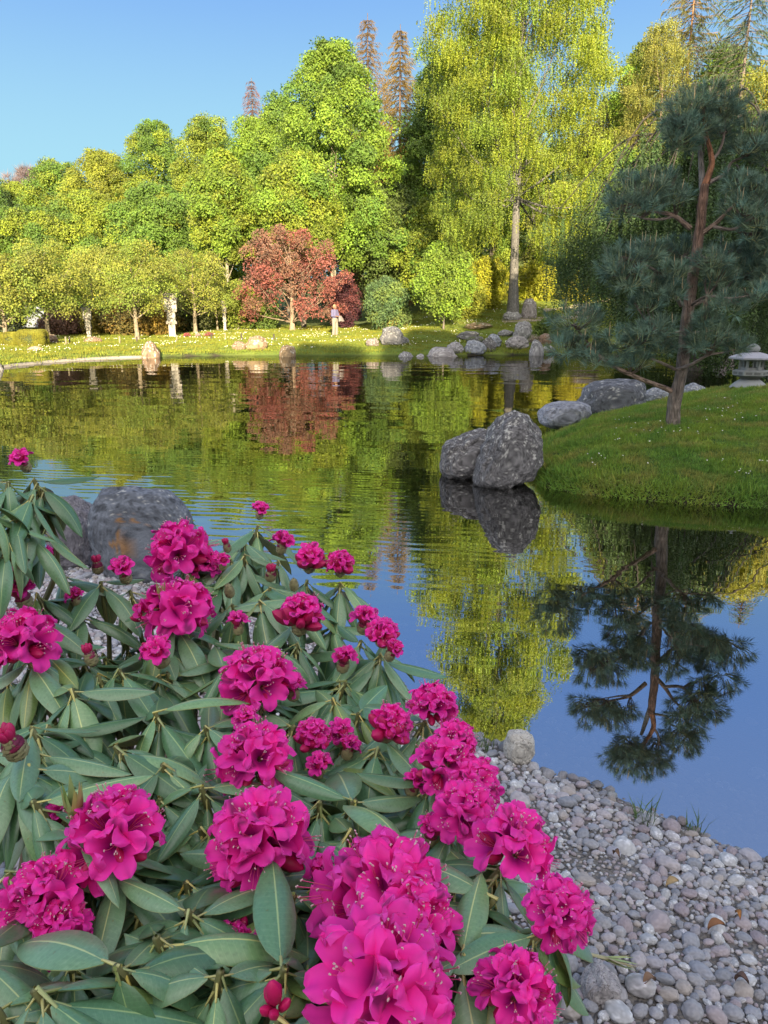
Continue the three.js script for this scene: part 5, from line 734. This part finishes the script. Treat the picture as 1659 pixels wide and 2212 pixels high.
      const unit = type === 'full' ? .092 : type === 'half' ? .058 : type === 'opening' ? .070 : type === 'bigred' ? 0.045 : .024, k = clamp(R / unit, 0.42, 1.4), P = C.clone().addScaledVector(ax, type === 'full' ? -.022 * k : type === 'half' ? -.058 * k : type === 'opening' ? -.036 * k : -.03 * k);
      const core = part(['full', 'half', 'opening'].includes(type) ? 'flower_truss' : 'flower_bud', cores[type][i % 3], budMat, t); const Q = qUp(ax, r() * 6.28); core.position.copy(P); core.quaternion.copy(Q); core.scale.setScalar(k);
      if (type === 'green') core.userData.label = 'closed green scaly bud'; else if (type === 'bud') core.userData.label = 'scaly bud with a dark red tip';
      const nf = type === 'full' ? 12 : type === 'half' ? 5 : type === 'opening' ? 8 : 0, eyeL = toEye.clone().applyQuaternion(Q.clone().invert());
      for (let f = 0; f < nf; f++) {
        const e = type === 'full' ? lerp(1.5, -0.08, Math.pow((f + .4) / nf, 0.85)) : lerp(1.35, 0.35, f / nf), a = f * 2.4 + r() * .5, d = V(Math.cos(a) * Math.cos(e), Math.sin(e), Math.sin(a) * Math.cos(e)); if (d.dot(eyeL) < -0.3) continue;
        const fs = (type === 'full' ? 1.25 : 0.95) * (0.88 + r() * .25) * (type === 'full' ? 1 : 0.95), b = type === 'full' ? d.clone().multiplyScalar(.030) : V(d.x * .012, .046 + d.y * .012, d.z * .012); b.y += type === 'full' ? .006 : 0;
        flowers.push({ core, m: M4(b, qUp(d.addScaledVector(V(r() - .5, r() - .5, r() - .5), .35), r() * 6.28), V(fs, fs * (0.95 + r() * .15), fs)), g: (i + f) % 5, v: k / s * (0.6 + 0.4 * d.dot(eyeL)) + (y < 2240 && x > -20 ? 0 : -9) });
      }
      if (!o.bare) whorl(P.clone().addScaledVector(ax, -.01), ax, type === 'full' || type === 'opening' ? 10 : y < 1300 ? 6 : 8, o.leaf ?? 0.138, o.lift ?? 0.25, 0);
    });
    flowers.sort((a, b) => b.v - a.v); flowers.slice(0, opts.flowers).forEach((f) => { const m = part('flower', flowerGeos[f.g], petalMat, f.core); m.applyMatrix4(f.m); });
    const rest = new Map(); flowers.slice(opts.flowers).forEach((f) => { if (!rest.has(f.core)) rest.set(f.core, []); rest.get(f.core).push(flowerGeos[f.g].clone().applyMatrix4(f.m)); });
    for (const [core, gs] of rest) part('blossoms', mergeGeometries(gs), petalMat, core, 'stuff');
    for (const [P, axis, n, L] of fill) whorl(inv(P), axis, n, L, 0.25, 1);
    const cam = camera.clone(); cam.updateMatrixWorld(); cam.updateProjectionMatrix();
    leaves.forEach((f) => { const w = f.p.clone().add(root), c = w.clone().project(cam); f.v = (Math.abs(c.x) < 1.02 && Math.abs(c.y) < 1.02 && c.z < 1 ? 1 : 0.01) * f.l / w.distanceTo(EYEP) * (f.rank ? 0.75 : 1); }); leaves.sort((a, b) => b.v - a.v);
    leaves.forEach((f) => { f.g = Math.floor(r() * leafGeos.length); f.c = Math.floor(r() * (leafMats.length - 0.7)); });
    leaves.slice(0, 300).forEach((f) => { const m = part('leaf', leafGeos[f.g], leafMats[f.c], t); m.matrixAutoUpdate = true; m.applyMatrix4(f.m); });
    const more = leaves.slice(300); leafMats.forEach((mt, c) => { const L = more.filter((f) => f.c === c); if (L.length) part('foliage', mergeGeometries(L.map((f) => leafGeos[f.g].clone().applyMatrix4(f.m))), mt, t, 'stuff'); });
    // stems: from the end of every whorl back towards the crown of the roots
    const g = new Geo(); for (const [P, axis] of ends) { const R0 = opts.roots[Math.floor(r() * opts.roots.length)].clone().sub(root), S = P.clone().addScaledVector(axis, -.01), m1 = S.clone().addScaledVector(axis, -.16).lerp(R0, .05), m2 = m1.clone().lerp(R0, .5).add(V((r() - .5) * .1, -.05, (r() - .5) * .1)), L = curve([S, m1, m2, R0], 9); g.tube(L.reverse(), L.map((_, i) => lerp(.014, .0042, Math.pow(i / 9, .6))), 6, (k) => k > .6 ? [0.17, 0.17, 0.06] : [0.15, 0.11, 0.075], .1, true, 3); }
    part('stems', g.build(), budMat, t, 'stuff'); return t;
  }
  const inside = (P, x, y) => { let s = false; for (let i = 0, j = P.length - 1; i < P.length; j = i++) if ((P[j][1] > y) !== (P[i][1] > y) && x < (P[i][0] - P[j][0]) * (y - P[j][1]) / (P[i][1] - P[j][1]) + P[j][0]) s = !s; return s; };
  const list = [
    [45, 1385, 165, 'full'], [385, 1190, 150, 'full'], [440, 1215, 80, 'full', { bare: 1, back: .06 }], [385, 1315, 165, 'full'], [320, 1330, 80, 'opening', { back: .05, bare: 1 }], [555, 1470, 175, 'full'], [630, 1480, 70, 'half', { back: .04, bare: 1 }], [550, 1635, 180, 'full'], [530, 1550, 55, 'half', { bare: 1 }],
    [250, 1800, 205, 'full'], [560, 1815, 235, 'full'], [835, 1930, 285, 'full', { s: .93 }], [830, 2115, 310, 'full', { s: .80 }], [905, 1995, 190, 'full', { s: .88, bare: 1 }], [1110, 1825, 185, 'full'], [1010, 1750, 150, 'full'], [960, 1655, 150, 'full'], [1030, 1690, 120, 'full', { bare: 1, back: .03 }], [935, 1525, 120, 'full'], [985, 1600, 80, 'full', { bare: 1 }],
    [840, 1575, 120, 'opening'], [790, 1335, 75, 'half'], [825, 1375, 95, 'opening'], [850, 1400, 60, 'half', { bare: 1 }], [745, 1420, 70, 'half', { back: .05 }], [650, 1340, 125, 'opening'], [735, 1225, 85, 'opening'], [670, 1215, 90, 'opening'], [612, 1168, 60, 'half'],
    [1210, 1965, 145, 'full'], [1115, 2135, 170, 'full', { back: .06 }], [590, 2150, 75, 'bigred', { s: .78 }], [95, 1935, 165, 'full', { back: .10 }], [120, 2010, 130, 'full', { back: .14 }], [130, 1760, 80, 'half', { back: .10 }],
    [265, 1228, 65, 'half'], [107, 1202, 58, 'half'], [48, 1238, 60, 'half'], [42, 1275, 80, 'half'], [515, 1342, 58, 'half'], [340, 1405, 85, 'half'], [160, 1285, 45, 'half', { back: .1 }],
    [482, 1210, 42, 'half'], [495, 1275, 26, 'green'], [585, 1240, 27, 'bud'], [635, 1262, 24, 'green'], [210, 1222, 26, 'bud'], [440, 1168, 22, 'bud'], [195, 1418, 30, 'bud'], [28, 1610, 50, 'bud'], [563, 1100, 44, 'half'], [490, 1180, 20, 'bud'],
    [675, 1600, 100, 'opening', { back: .06 }], [735, 1580, 70, 'half', { back: .08 }], [690, 1650, 60, 'half', { back: .08 }], [505, 2045, 110, 'opening', { back: .14 }], [570, 2040, 70, 'half', { back: .12 }], [700, 1885, 90, 'half', { back: .08 }], [900, 1690, 70, 'half', { back: .06 }], [935, 1790, 60, 'half', { back: .05 }], [755, 1610, 60, 'half', { back: .08 }],
    [158, 1730, 105, 'shoot', { s: 1.0 }], [348, 1275, 52, 'shoot', { s: 1.58 }]];
  const outline = [[-120, 1430], [60, 1400], [200, 1370], [300, 1310], [420, 1225], [500, 1150], [560, 1130], [640, 1200], [720, 1260], [720, 1340], [790, 1420], [850, 1470], [860, 1540], [920, 1600], [960, 1700], [1060, 1840], [1130, 1960], [1180, 2040], [1190, 2230], [-120, 2300]];
  const fill = []; let guard = 0;
  while (fill.length < 84 && guard++ < 4000) { const x = lerp(-120, 1200, r()), y = lerp(1130, 2290, r()); if (!inside(outline, x, y)) continue; if (r() > 0.45 + 0.55 * smooth(2300, 1300, y)) continue; const P = atS(x, y, slant(y) + 0.07 + 0.42 * r() * r() * Math.max(.7, slant(y) * .8)); if (P.y < groundH(P.x, P.z) + 0.35) continue; fill.push([P, V((x - 500) / 1200 + (r() - .5) * .6, 1, (r() - .5) * .6 + .15).normalize(), 8 + Math.floor(r() * 4), 0.115 + r() * .03]); }
  for (const [x, y] of [[60, 1560], [150, 1480], [330, 1530], [240, 1600], [440, 1560], [350, 1640], [430, 1690], [60, 1720], [640, 1560], [690, 1720], [770, 1720], [480, 1430], [250, 1440], [600, 1390], [720, 1500], [560, 1290], [640, 1920], [400, 1960], [330, 2010], [240, 2080], [60, 2120], [480, 2080], [990, 1900], [1080, 1930], [1180, 2010], [1010, 2050], [760, 1780], [890, 1830], [620, 2080], [530, 1190], [650, 1280]]) { const P = atS(x, y, slant(y) + .02); fill.push([P, V((x - 500) / 1000 + (r() - .5) * .5, 1, (r() - .5) * .5 + .2).normalize(), 9, 0.135]); }
  const root = V(-0.55, groundH(-0.55, -1.3), -1.3);
  bush('large rhododendron bush covered in magenta flower clusters beside the pebble shore', root, list, fill, { flowers: 285, roots: [[-.5, -1.2], [-.2, -1.0], [-.9, -1.5], [-.1, -1.5], [-.55, -.75], [.12, -.85]].map(([x, z]) => V(x, groundH(x, z) - .03, z)) });
  const root2 = V(-1.75, groundH(-1.75, -1.9), -1.9), f2 = [[20, 1030, 1.62], [75, 1062, 1.6], [100, 1045, 1.66], [40, 1110, 1.55], [-10, 1080, 1.5], [75, 1140, 1.6], [105, 1130, 1.66], [20, 1165, 1.5], [-30, 1000, 1.7], [-60, 1130, 1.6], [-70, 1060, 1.5]].map(([x, y, s]) => [atS(x, y, s), V(0.45 + (r() - .5) * .4, 1, (r() - .5) * .5).normalize(), 7, 0.115]);
  bush('rhododendron branches with one dark red bloom reaching in at the left edge', root2, [[45, 992, 55, 'half', { s: 1.65 }]], f2, { flowers: 10, roots: [V(-1.75, root2.y, -1.9), V(-1.65, root2.y, -1.75)] });
}

const renderer = new THREE.WebGLRenderer({ antialias: true });
renderer.setSize(768, 1024);
renderer.toneMapping = THREE.LinearToneMapping; renderer.toneMappingExposure = EXPOSURE;
renderer.shadowMap.enabled = true;
renderer.render(scene, camera);
